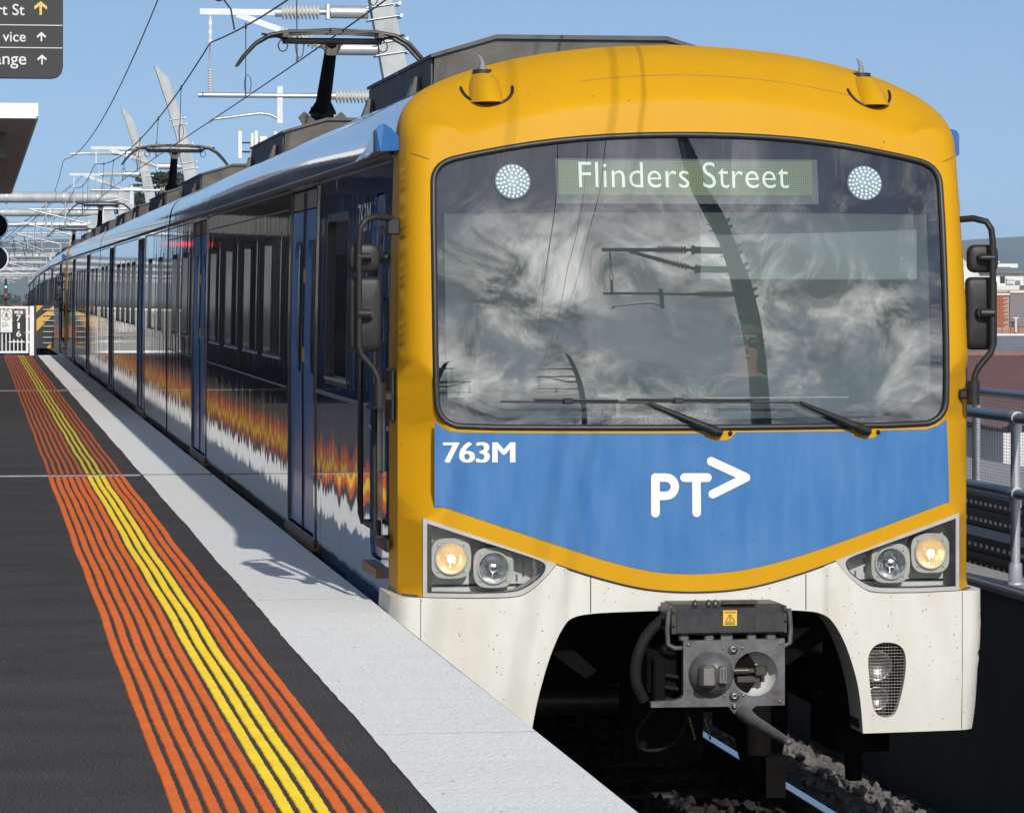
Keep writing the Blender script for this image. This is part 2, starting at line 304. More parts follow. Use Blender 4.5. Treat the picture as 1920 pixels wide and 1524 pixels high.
def obj(name, mb, m, parent=None, label=None, fixn=False):
    off = Vector((0, 0, 0)); p = parent
    while p is not None: off += Vector(p.location); p = p.parent
    if parent is None:
        a = np.array(mb.v); off = Vector(((a[:, 0].min()+a[:, 0].max())/2, (a[:, 1].min()+a[:, 1].max())/2, a[:, 2].min()))
    me = bpy.data.meshes.new(name)
    me.from_pydata([(x-off.x, y-off.y, z-off.z) for x, y, z in mb.v], [], mb.f)
    me.polygons.foreach_set('use_smooth', mb.sm)
    me.materials.append(m if not isinstance(m, str) else M[m]); 
    if fixn:
        b = bmesh.new(); b.from_mesh(me); bmesh.ops.recalc_face_normals(b, faces=b.faces); b.to_mesh(me); b.free()
    me.update()
    o = bpy.data.objects.new(name, me); COL.objects.link(o)
    if parent is not None: o.parent = parent
    else: o.location = off
    if label: o['label'] = label
    return o
def thing(name, label, cat, loc=(0, 0, 0), group=None):
    o = bpy.data.objects.new(name, None); COL.objects.link(o); o.location = loc; o.empty_display_size = 0.3
    o['label'] = label; o['category'] = cat
    if group: o['group'] = group
    return o
def tag(o, label, cat, group=None):
    o['label'] = label; o['category'] = cat
    if group: o['group'] = group
    return o
def kind(o, k): o['kind'] = k; return o
def copy_tree(o, parent=None, loc=None):
    c = o.copy(); COL.objects.link(c)
    if parent is not None: c.parent = parent
    if loc is not None: c.location = loc
    for ch in list(o.children): copy_tree(ch, c)
    return c

def inside(P, poly):
    x, y = P[:, 0], P[:, 1]; r = np.zeros(len(P), bool); n = len(poly); j = n-1
    for i in range(n):
        xi, yi = poly[i]; xj, yj = poly[j]
        c = ((yi > y) != (yj > y)) & (x < (xj-xi)*(y-yi)/((yj-yi) if yj != yi else 1e-12)+xi)
        r ^= c; j = i
    return r
def bdist(P, poly):
    d = np.full(len(P), 1e9); n = len(poly)
    for i in range(n):
        a = np.array(poly[i]); b = np.array(poly[(i+1) % n]); ab = b-a; L = (ab**2).sum() or 1e-12
        t = np.clip(((P-a)@ab)/L, 0, 1); q = a+t[:, None]*ab; d = np.minimum(d, np.sqrt(((P-q)**2).sum(1)))
    return d
def densify(poly, step):
    o = []
    n = len(poly)
    for i in range(n):
        a, b = poly[i], poly[(i+1) % n]; L = math.hypot(b[0]-a[0], b[1]-a[1]); k = max(1, int(math.ceil(L/step)))
        for q in range(k): o.append((a[0]+(b[0]-a[0])*q/k, a[1]+(b[1]-a[1])*q/k))
    return o
def smooth_poly(poly, it=2):        # corner cutting
    for _ in range(it):
        o = []
        n = len(poly)
        for i in range(n):
            a, b = poly[i], poly[(i+1) % n]
            o += [(a[0]*.75+b[0]*.25, a[1]*.75+b[1]*.25), (a[0]*.25+b[0]*.75, a[1]*.25+b[1]*.75)]
        poly = o
    return poly
def panel(mb, outer, holes, mapf, grid=0.06, depth=0.02, extra=None, step=None, rim_out=None, rim_in=None, flip=False, keep=None):
    """flat 2d panel with holes laid on a curved surface: mapf(u,v,d) -> 3d, d goes inwards"""
    step = step or grid
    loops = [densify(outer, step)]+[densify(h, step) for h in holes]
    pts = []; edges = []
    for lp in loops:
        o = len(pts); n = len(lp); pts += lp; edges += [(o+i, o+(i+1) % n) for i in range(n)]
    A = np.array(outer); lo = A.min(0); hi = A.max(0)
    gx, gy = np.meshgrid(np.arange(lo[0]+grid/2, hi[0], grid), np.arange(lo[1]+grid/2, hi[1], grid))
    G = np.stack([gx.ravel(), gy.ravel()], 1)
    if keep is not None: G = G[[keep(a, b) for a, b in G]]
    if extra is not None and len(extra): G = np.concatenate([G, np.array(extra)])
    if len(G):
        ok = inside(G, loops[0])
        for h in loops[1:]: ok &= ~inside(G, h)
        G = G[ok]
        if len(G):
            d = bdist(G, loops[0])
            for h in loops[1:]: d = np.minimum(d, bdist(G, h))
            G = G[d > min(0.012, grid*0.3)]
    allp = [Vector(p) for p in pts]+[Vector((float(a), float(b))) for a, b in G]
    vo, eo, fo, *_ = delaunay_2d_cdt(allp, edges, [], 0, 1e-6)
    V = np.array([(p.x, p.y) for p in vo]); F = [tuple(f) for f in fo]
    cen = np.array([V[list(f)].mean(0) for f in F]); ok = inside(cen, loops[0])
    for h in loops[1:]: ok &= ~inside(cen, h)
    def _ar(f):
        a_, b_, c_ = V[f[0]], V[f[1]], V[f[2]]; return abs((b_[0]-a_[0])*(c_[1]-a_[1])-(c_[0]-a_[0])*(b_[1]-a_[1]))
    F = [f for f, k in zip(F, ok) if k and _ar(f) > 2e-6]
    if flip: F = [tuple(reversed(f)) for f in F]
    mb.add([mapf(u, v, 0.0) for u, v in V], F, True)
    for i, lp in enumerate(loops):
        ri = rim_out if i == 0 else rim_in
        a = [mapf(u, v, 0.0) for u, v in lp]
        b = [ri(u, v) if ri else mapf(u, v, depth) for u, v in lp]
        n = len(lp)
        mb.add(a+b, [(k, (k+1) % n, (k+1) % n+n, k+n) for k in range(n)], False)
    return mb

def text2d(s, bold=0.0, spacing=1.0):
    c = bpy.data.curves.new('t', 'FONT'); c.body = s; c.size = 1.0; c.offset = bold; c.resolution_u = 4; c.space_character = spacing
    o = bpy.data.objects.new('t', c); COL.objects.link(o)
    dg = bpy.context.evaluated_depsgraph_get(); dg.update()
    me = o.evaluated_get(dg).to_mesh()
    v = [(p.co.x, p.co.y) for p in me.vertices]; f = [tuple(q.vertices) for q in me.polygons]
    o.evaluated_get(dg).to_mesh_clear(); bpy.data.objects.remove(o); bpy.data.curves.remove(c)
    return v, f
def put_text(mb, s, x0, x1, z0, z1, mapf, bold=0.0, spacing=1.0, keep=None):
    v, f = text2d(s, bold, spacing); A = np.array(v); lo = A.min(0); hi = A.max(0)
    sx = (x1-x0)/(hi[0]-lo[0]); sz = (z1-z0)/(hi[1]-lo[1])
    if keep == 'h': sx = sz; 
    mb.add([mapf(x0+(a-lo[0])*sx, z0+(b-lo[1])*sz) for a, b in v], f)
def put_bold(mb, s, x0, x1, z0, z1, mapf, w, spacing=1.0):
    for k, dx in enumerate((-1, -.5, 0, .5, 1)):
        put_text(mb, s, x0+w, x1-w, z0, z1, lambda u, v, dx=dx, k=k: Vector(mapf(u+dx*w, v))+Vector((0, -.00025*k, 0)), 0.0, spacing)
def stroke(mb, pts, w, mapf, k=10):
    for i in range(len(pts)-1):
        a = Vector(pts[i]); b = Vector(pts[i+1]); d = (b-a).normalized(); ang = math.atan2(d.y, d.x); r = w/2
        loop = [(b.x+r*math.cos(ang-PI/2+PI*j/k), b.y+r*math.sin(ang-PI/2+PI*j/k)) for j in range(k+1)]
        loop += [(a.x+r*math.cos(ang+PI/2+PI*j/k), a.y+r*math.sin(ang+PI/2+PI*j/k)) for j in range(k+1)]
        e = 0.0004*(len(mb.f) % 5)
        mb.add([Vector(mapf(u, v))+Vector((0, -e, 0)) for u, v in loop], [tuple(range(len(loop)))])

# ---------------------------------------------------------------- setting: ground, track, platform
g = MB(); g.add([(-9000, -3000, -7), (9000, -3000, -7), (9000, 15000, -7), (-9000, 15000, -7)], [(0, 1, 2, 3)])
kind(obj('ground', g, 'ground'), 'structure')
# hills on the horizon
h = MB(); nxh = 160
for i in range(nxh+1):
    x = -2500+i*8500/nxh; zt = 60+14*math.sin(x*0.0011+0.5)+7*math.sin(x*0.0047)+3*math.sin(x*0.017)
    h.v += [(x, 4200, -7), (x, 4500+60*math.sin(x*.002), zt*0.72), (x, 5200+100*math.sin(x*.0031), zt)]
for i in range(nxh):
    for k in range(2): h.f.append((i*3+k, (i+1)*3+k, (i+1)*3+k+1, i*3+k+1)); h.sm.append(True)
kind(obj('hills', h, 'hill'), 'structure')
# viaduct deck and ballast bed
kind(obj('viaduct_deck', MB().box2((-1.9, -60, -1.6), (3.0, 330, -1.1)), 'concrete'), 'structure')
kind(obj('track_bed', MB().add([(1.0, -60, -0.16), (1.35, -60, -0.16), (1.35, 330, -0.16), (1.0, 330, -0.16), (2.72, -60, -.80), (2.72, 330, -.80)], [(0, 1, 2, 3), (1, 4, 5, 2)]), 'ballast_bed'), 'structure')
kind(obj('dark_track_bed', MB().add([(-1.9, -60, -0.16), (1.0, -60, -0.16), (1.0, 330, -0.16), (-1.9, 330, -0.16)], [(0, 1, 2, 3)]), mat('dark_bed', (0.018, 0.016, 0.014), 0.85, spec=0.2)), 'structure')  # left part of the bed, in a darker tone
def stones(dark):
    bm = bmesh.new(); bmesh.ops.create_icosphere(bm, subdivisions=1, radius=1.0)
    V = np.array([v.co[:] for v in bm.verts]); F = np.array([[v.index for v in f.verts] for f in bm.faces]); bm.free()
    rs = np.random.RandomState(3); n = 16000
    px = rs.uniform(-1.5, 2.68, n); py = -10+34*rs.rand(n)**1.15; pz = -0.16+rs.uniform(-.02, .035, n)
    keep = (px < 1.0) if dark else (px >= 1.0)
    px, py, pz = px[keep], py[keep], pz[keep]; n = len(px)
    pz -= np.clip((px-1.35)*0.467, 0, .64)
    R = rs.uniform(0.016, 0.036, (n, 1)); sc = rs.uniform(0.6, 1.3, (n, 3))*R
    jit = rs.uniform(0.7, 1.25, (n, len(V), 1)); a = rs.uniform(0, 2*PI, n)
    P = V[None]*jit*sc[:, None, :]
    ca, sa = np.cos(a)[:, None], np.sin(a)[:, None]
    X = P[..., 0]*ca-P[..., 1]*sa+px[:, None]; Y = P[..., 0]*sa+P[..., 1]*ca+py[:, None]; Z = P[..., 2]+pz[:, None]
    VV = np.stack([X, Y, Z], 2).reshape(-1, 3); FF = (F[None]+(np.arange(n)*len(V))[:, None, None]).reshape(-1, 3)
    mb = MB(); mb.v = VV.tolist(); mb.f = FF.tolist(); mb.sm = [False]*len(mb.f); return mb
M['ballast_dark'] = mat('ballast_stone_dark', (0.028, 0.025, 0.022), 0.8, col2=(0.014, 0.013, 0.012), nscale=2.4, amt=0.9, spec=0.2)  # darker stones from the platform side to just past the right rail
kind(obj('ballast', stones(False), 'ballast'), 'stuff')
kind(obj('dark_ballast', stones(True), 'ballast_dark'), 'stuff')
track = thing('railway_track', 'railway track on grey ballast beneath the train at the platform edge', 'railway track', (0, 0, -0.16))
for sx in (-1, 1):
    x = sx*0.8; r = MB()
    prof = [(-.07, -.14), (.07, -.14), (.07, -.125), (.012, -.10), (.012, -.035), (.034, -.028), (.034, -.004), (-.034, -.004), (-.034, -.028), (-.012, -.035), (-.012, -.10), (-.07, -.125)]
    r.prism(prof, lambda u, v, d: (x+u, d, v), -60, 330)
    o = obj('rail', r, 'rail', track, fixn=True)
    obj('running_surface', MB().box2((x-.030, -60, -.004), (x+.030, 330, 0.0)), 'rail_top', o)
sl = None
for k in range(60):
    y = -12+k*0.68
    if sl is None:
        sl = obj('sleeper', MB().box2((-1.25, y-.12, -.36), (1.25, y+.12, -.145), bev=.02), mat('sleeper_concrete_dark', (0.05, 0.046, 0.042), .85, spec=0.2), track)
    else:
        c = sl.copy(); COL.objects.link(c); c.parent = track; c.location = (0, k*0.68, 0)

PZ = 1.10; PX = -1.575
plat = MB(); plat.box2((-1.95, -40, -1.1), (-14, 71.9, PZ-.30))
plat.box2((PX, -40, PZ-.30), (-14, 71.9, PZ-.06))
platform = kind(obj('platform', plat, 'concrete'), 'structure')
SEG = [(-40, 14.05), (14.21, 40.85), (41.0, 71.8)]
def wedge(y): return 0.0035*math.sin(y*1.1)+0.0018*math.sin(y*2.7+1)+0.0006*math.sin(y*9.1)
for a, b in SEG:
    obj('asphalt_deck', MB().box2((-2.203, a, PZ-.06), (-14, b, PZ)), 'asphalt', platform)
    # white painted edge, its inner border brushed on unevenly
    e = MB(); n = int((b-a)/0.12); a0 = a
    for i in range(n+1):
        y = a+(b-a)*i/n
        xi = -2.218+wedge(y)+random.uniform(-.0025, .0025)
        xo = PX+0.003*math.sin(y*.9)
        e.v += [(xi, y, PZ+.004), (xo-.012, y, PZ+.004), (xo, y, PZ-.006), (xo, y, PZ-.22)]
    for i in range(n):
        for k in range(3): e.f.append((i*4+k, (i+1)*4+k, (i+1)*4+k+1, i*4+k+1)); e.sm.append(False)
    obj('white_edge_strip', e, 'edge_white', platform, fixn=False)
    obj('edge_slab', MB().box2((-2.2, a, PZ-.06), (PX-.004, b, PZ+.0)), 'concrete', platform)
for y in (14.13, 40.93):
    obj('joint_cover', MB().box2((-14, y-.045, PZ-.02), (-2.235, y+.045, PZ+.006), bev=.004), 'galv', platform)
jn = MB()
for y in (-4.75, 1.1):
    jn.box2((-2.19, y-.003, PZ+.002), (PX-.01, y+.003, PZ+.0052))
kind(obj('edge_joint_line', jn, 'concrete', platform), 'stuff')
# tactile strips: twelve per section, each built of little transverse ribs
def wav(x, y, k):
    return 0.0032*math.sin(y*.85+.4)+0.002*math.sin(y*1.9+1.1)+0.0008*math.sin(y*4.1+k*2.3)+0.001*math.sin(y*2.3+k)
for k in range(12):
    xc = -3.057+.0185+k*0.0573
    for si, (a, b) in enumerate(SEG):
        a2 = max(a, -9.0)+.02; b2 = b-.02
        mb = MB(); fine = b2 < 15; st = 0.0165 if fine else 0.12
        n = int((b2-a2)/st)
        for i in range(n+1):
            y = a2+(b2-a2)*i/n; w = 0.0165+(0.0040+random.uniform(-.0015, .0015) if i % 2 else -0.0050) if fine else .0160
            hh = 0.0075 if (i % 2 or not fine) else 0.0012
            x = xc+wav(xc, y, k)
            mb.v += [(x-w, y, PZ+.0005), (x-w+.003, y, PZ+hh), (x+w-.003, y, PZ+hh), (x+w, y, PZ+.0005)]
        for i in range(n):
            for q in range(3): mb.f.append((i*4+q, i*4+q+1, (i+1)*4+q+1, (i+1)*4+q)); mb.sm.append(False)
        obj('tactile_strip', mb, 'tyellow' if 6 <= k <= 8 else 'orange', platform, label=('yellow ribbed strip' if 6 <= k <= 8 else 'orange ribbed strip'))

# ---------------------------------------------------------------- train: body section
HALF = [(1.52, 0.2), (1.52, 2.4), (1.508, 3.0), (1.495, 3.45), (1.485, 3.62), (1.455, 3.72), (1.38, 3.81), (1.24, 3.885), (1.04, 3.955), (.72, 4.03), (.36, 4.07), (0, 4.085)]
def hw(z):
    for (a, za), (b, zb) in zip(HALF, HALF[1:]):
        if z <= zb: return a+(b-a)*max(0, (z-za))/(zb-za)
    return 0.0
def sm_open(P, it=2):
    for _ in range(it):
        o = [P[0]]
        for a, b in zip(P, P[1:]): o += [(a[0]*.75+b[0]*.25, a[1]*.75+b[1]*.25), (a[0]*.25+b[0]*.75, a[1]*.25+b[1]*.75)]
        o.append(P[-1]); P = o
    return P
UP = sm_open([p for p in HALF if p[1] >= 3.45])            # roof half section
OUTL = [(1.52, 0.2), (1.52, 2.4), (1.508, 3.0)]+UP
OUTL_A = np.array(OUTL); SEGA = OUTL_A[:-1]; SEGB = OUTL_A[1:]; SAB = SEGB-SEGA; SL = (SAB**2).sum(1)
def H(x, z):
    b = (.07*max(0, z-1.95)**2 if z < 3.3 else .1276+.19*(z-3.3))+.10*(x/1.5)**2
    p = np.array((abs(x), z)); t = np.clip(((p-SEGA)*SAB).sum(1)/SL, 0, 1); q = SEGA+t[:, None]*SAB
    d = np.sqrt(((p-q)**2).sum(1)); i = int(d.argmin()); e = float(d[i])
    nv = p-q[i]; top = 0.0
    zz = float(q[i][1]); top = min(1.0, max(0.0, (zz-3.55)/0.35)); top = top*top*(3-2*top)
    rx = .13+(.33-.13)*top; ry = .22
    if e < rx:
        s = (rx-e)/rx
        side = ry*(1-math.sqrt(max(0, 1-s*s)))
        tp = .48*(0.60*(math.sqrt(s*s+.004)-.063)+.40*(1-math.sqrt(max(0, 1-s*s))))
        b += side*(1-top)+tp*top
    return b
def edist(x, z):
    p = np.array((abs(x), z)); t = np.clip(((p-SEGA)*SAB).sum(1)/SL, 0, 1); q = SEGA+t[:, None]*SAB
    return float(np.sqrt(((p-q)**2).sum(1)).min())
def face(x, z, d=0.0): return (x, H(x, z)+d, z)
def fmap(off=0.0): return lambda u, v, d=0.0: (u, H(u, v)+d-off, v)
SCR = [(-1.352, 2.616), (-1.350, 3.318), (-1.338, 3.379), (-1.300, 3.424), (-1.23, 3.452), (-0.91, 3.514), (-0.64, 3.550), (-0.35, 3.571), (0, 3.579)]
SCR = SCR+[(-x, z) for x, z in SCR[-2::-1]]+[(1.348, 2.2), (1.335, 2.138), (1.293, 2.09), (1.222, 2.066), (0.544, 2.061), (0, 2.059), (-.544, 2.061), (-1.222, 2.066), (-1.293, 2.09), (-1.335, 2.138), (-1.348, 2.2)]
CLEAR = [(-1.29, 3.165), (-0.555, 3.174), (0.576, 3.176), (1.275, 3.168), (1.275, 2.612), (1.272, 2.216), (0.99, 2.113), (0, 2.1), (-1.03, 2.113), (-1.285, 2.205), (-1.292, 2.616)]
BLUEP = [(-1.358, 2.099), (-1.333, 2.072), (-1.284, 2.048), (-1.208, 2.039), (-0.633, 2.034), (0.028, 2.031), (0.051, 2.009), (0.079, 1.995), (0.152, 1.994), (0.18, 2.008), (0.203, 2.035), (0.809, 2.036), (0.832, 2.011), (0.867, 2.0), (0.937, 1.999), (0.969, 2.015), (0.99, 2.04), (1.228, 2.041), (1.296, 2.060), (1.345, 2.095), (1.354, 1.886), (1.361, 1.662), (0.957, 1.524), (0.716, 1.444), (0.544, 1.391), (0.373, 1.347), (0.203, 1.316), (0, 1.303), (-0.19, 1.312), (-0.36, 1.345), (-0.564, 1.404), (-0.971, 1.541), (-1.311, 1.657), (-1.359, 1.658)]
LOW = [(-0.736, 1.364), (-0.556, 1.302), (-0.321, 1.239), (-0.162, 1.219), (0, 1.213), (0.162, 1.219), (0.321, 1.240), (0.556, 1.303), (0.736, 1.364)]
LOW = sm_open(LOW, 2)
HLC = sm_open([(-0.736, 1.364), (-0.80, 1.288), (-0.887, 1.214), (-0.96, 1.194), (-1.182, 1.192)], 2)
HL = [(-1.42, 1.602), (-1.126, 1.502)]+HLC+[(-1.42, 1.197)]
HLI = [(-1.396, 1.574)]+sm_open([(-1.126, 1.484), (-0.857, 1.397), (-0.790, 1.368), (-0.79, 1.330), (-0.82, 1.290), (-0.90, 1.235), (-0.97, 1.216), (-1.182, 1.213)], 2)+[(-1.396, 1.217)]
ARCH = [(-0.868, 0.46), (-0.853, 0.556), (-0.832, 0.671), (-0.780, 0.862), (-0.725, 0.999), (-0.69, 1.055), (-0.655, 1.085), (-0.59, 1.103), (-0.44, 1.113), (0, 1.12), (.44, 1.113), (.59, 1.105), (.67, 1.09), (.72, 1.05), (.785, .94), (.84, .78), (.87, .64), (.886, .462)]
ARCH = sm_open(ARCH, 2)
GR = [(1.013, 0.936), (0.96, 0.929), (0.922, 0.896), (0.908, 0.849), (0.914, 0.766), (0.925, 0.668), (0.94, 0.593), (0.963, 0.556), (0.998, 0.541), (1.042, 0.543), (1.071, 0.575), (1.095, 0.664), (1.115, 0.769), (1.118, 0.844), (1.107, 0.894), (1.071, 0.926)]
GR = smooth_poly(GR, 1)
SCR = smooth_poly(SCR, 1)
BLUEP = BLUEP[:20]+sm_open(BLUEP[20:23], 0)+sm_open(BLUEP[23:33], 1)+BLUEP[33:]
mir = lambda P: [(-x, z) for x, z in P][::-1]

G_CAR = 'carriages of the train standing at the platform'
car = thing('train_carriage', 'front carriage of the train, yellow and blue cab facing the viewer with both mirrors out', 'train carriage', (0, 0, 0), G_CAR)

# yellow mask
OZ = [p for p in OUTL if p[1] > 1.3]
outer = [(-1.52, 1.197)]+[(-x, z) for x, z in OZ]+[(x, z) for x, z in OZ[-2::-1]]+[(1.52, 1.197), (1.42, 1.197), (1.42, 1.602)]
outer = [(-1.52, 1.197)]+[(-x, z) for x, z in OZ]+[(x, z) for x, z in OZ[-2::-1]]+[(1.52, 1.197), (1.42, 1.197)]+[(-x, z) for x, z in HL[:2]]+LOW[::-1]+[HL[1], HL[0], (-1.42, 1.197)]
ext = []
for i in range(len(OZ)-1):
    a = np.array(OZ[i]); b = np.array(OZ[i+1]); L = np.hypot(*(b-a)); m = max(1, int(L/0.05)); nrm = np.array((-(b-a)[1], (b-a)[0]))/max(L, 1e-9)
    if nrm[1] > 0 or nrm[0] > 0: nrm = -nrm
    for k in range(m):
        p = a+(b-a)*k/m
        for e in (0.004, .013, .028, .05, .08, .115, .15, .19, .24, .28, .31, .33, .35, .38):
            q = p+nrm*e
            if q[0] >= 0: ext += [tuple(q), (-q[0], q[1])]
mb = MB()
panel(mb, outer, [SCR], fmap(), grid=0.055, step=0.045, extra=ext, depth=.05,
      keep=lambda x, z: edist(x, z) > (.20 if z < 3.35 else .41),
      rim_out=lambda u, v: (u, max(.72, H(u, v)+.05), v) if (abs(u) > 1.44 or v > 3.6) else (u, H(u, v)+.04, v))
cabm = obj('cab_mask', mb, 'yellow', car, label='yellow moulded cab front')
# faint seams and gaskets on the mask
sm = MB()
for s in (-1, 1): sm.tube([face(s*(1.352+.145*t), 3.44+.055*t, -.001) for t in (0.1, .3, .5, .7)], 0.0022, 5)
sm.tube([face(x, 3.90-.10*(x/.9)**2, -.0005) for x in np.linspace(-.55, .9, 16)], 0.002, 5)
obj('mould_seam', sm, 'brown_edge', cabm)
lip = MB()
lp = [(-1.52, 1.200), (-1.42, 1.200)]
for s in (-1, 1):
    lip.tube([face(s*1.505, 1.197, -.004), face(s*1.44, 1.197, -.008)], .009, 8)
obj('latch_bar', lip, 'steel', cabm)
gap = MB(); gap.tube([face(x, z-.002, .002) for x, z in LOW], .005, 5)
obj('lower_gasket', gap, 'rubber', cabm)

# blue front panel with number and emblem
mb = MB(); panel(mb, BLUEP, [], fmap(.003), grid=.08, depth=.002)
bp = obj('blue_front_panel', mb, 'blue', car)
mb = MB(); put_bold(mb, '763M', -1.316, -0.946, 1.885, 1.990, lambda u, v: (u, H(u, v)-.006, v), .0055, spacing=.98)
obj('fleet_number', mb, 'letter', bp)
mb = MB(); fm = lambda u, v: (u, H(u, v)-.006, v)
bowl = [(-.222, 1.804), (-.168, 1.804)]+[(-.168+.048*math.cos(a), 1.757+.047*math.sin(a)) for a in [PI/2-PI*i/8 for i in range(9)]]+[(-.222, 1.710)]
stroke(mb, [(-.222, 1.804), (-.222, 1.622)], .045, fm); stroke(mb, bowl, .043, fm)
stroke(mb, [(-.070, 1.803), (.050, 1.802)], .045, fm); stroke(mb, [(-.008, 1.790), (-.006, 1.622)], .045, fm)
stroke(mb, [(.070, 1.886), (.254, 1.801), (.079, 1.717)], .045, fm)
obj('operator_emblem', mb, 'letter', bp)

# windscreen
mb = MB(); panel(mb, SCR, [], fmap(-.008), grid=.07, depth=.006)
ws = obj('windscreen', mb, 'screen_glass', car)
mb = MB(); mb.tube([face(u, v, .001) for u, v in densify(SCR, .04)]+[face(*SCR[0], .001)], .0165, 8)
obj('windscreen_seal', mb, 'rubber', ws)
mb = MB(); panel(mb, [(x*1.02, 2.8+(z-2.8)*1.02) for x, z in SCR], [CLEAR], fmap(-.045), grid=.09, depth=.004)
obj('windscreen_border', mb, 'frit', ws)
mb = MB(); panel(mb, [(x*1.01, 2.63+(z-2.63)*1.01) for x, z in CLEAR], [], fmap(-.052), grid=.09, depth=.002)
obj('shade_film', mb, 'film', ws)
# destination sign, behind the glass
yy = lambda u, v, o: (u, H(u, v)+o, v)
sg = MB(); panel(sg, [(-.71, 3.217), (.68, 3.217), (.68, 3.452), (-.71, 3.452)], [], lambda u, v, d=0: yy(u, v, .030+d), grid=.1, depth=.006)
so = obj('destination_sign', sg, mat('sign_frame_grey', (0.075, 0.082, 0.085), .6), car)
mb = MB(); panel(mb, [(-.695, 3.262), (.650, 3.262), (.650, 3.440), (-.695, 3.440)], [], lambda u, v, d=0: yy(u, v, .026+d), grid=.1, depth=.002)
obj('display', mb, 'screen', so)
mb = MB(); put_text(mb, 'Flinders Street', -.592, .520, 3.300, 3.435, lambda u, v: yy(u, v, .022), bold=-.005, spacing=1.03)
obj('display_letters', mb, 'screen_text', so)
# marker lamps
for cx in (-.935, .935):
    c = Vector(yy(cx, 3.331, .028)); ax = Vector((0, -1, .22)).normalized()
    mb = MB(); mb.lathe([(0, .093), (.004, .091), (.004, 0)], c, ax, 28)
    ml = obj('marker_light', mb, 'led_base', car)
    d = MB(); u = ax.cross(Vector((0, 0, 1))).normalized(); w = u.cross(ax)
    for ring, cnt in ((0, 1), (.024, 6), (.045, 12), (.063, 17), (.081, 22)):
        for k in range(cnt):
            a = 2*PI*k/cnt+ring*9; p = c+u*ring*math.cos(a)+w*ring*math.sin(a)
            d.lathe([(.004, .0072), (.009, .005), (.0105, 0)], p, ax, 6)
    obj('led', d, 'led_on', ml)['kind'] = 'stuff'

# cab interior
mb = MB(); mb.box2((-1.40, 1.95, 1.2), (1.40, 2.0, 3.6)); mb.box2((-1.40, .5, 3.50), (1.40, 1.95, 3.54)); mb.box2((-1.44, .45, 1.2), (-1.40, 2, 3.5)); mb.box2((1.40, .45, 1.2), (1.44, 2, 3.5)); mb.box2((-1.4, .3, 1.18), (1.4, 2, 1.2))
ci = obj('cab_interior', mb, 'cab_in', car)
mb = MB(); mb.box2((-1.3, .16, 1.98), (1.3, .75, 2.09), bev=.02); mb.box2((-1.25, .4, 2.09), (-.35, .72, 2.20), bev=.03); mb.box2((.95, .35, 2.09), (1.25, .7, 2.3), bev=.03); mb.box2((-.9, 1.85, 1.3), (-.2, 1.94, 3.2))
obj('driver_desk', mb, 'cab_dark', ci)
mb = MB(); mb.box2((.09, .36, 2.83), (1.26, .366, 3.2)); mb.tube([(.09, .362, 2.83), (1.26, .362, 2.83)], .008, 6)
obj('sun_blind', mb, 'blind', ci)
mb = MB(); mb.box2((.14, 1.16, 1.65), (.74, 1.26, 2.30), bev=.04); mb.box2((.14, .70, 1.55), (.74, 1.20, 1.68), bev=.04); obj('driver_seat', mb, 'cab_dark', ci)
mb = MB(); mb.tube([(.12, .40, 2.20), (.9, .40, 2.2)], .004, 5); obj('desk_edge_trim', mb, 'steel', ci)

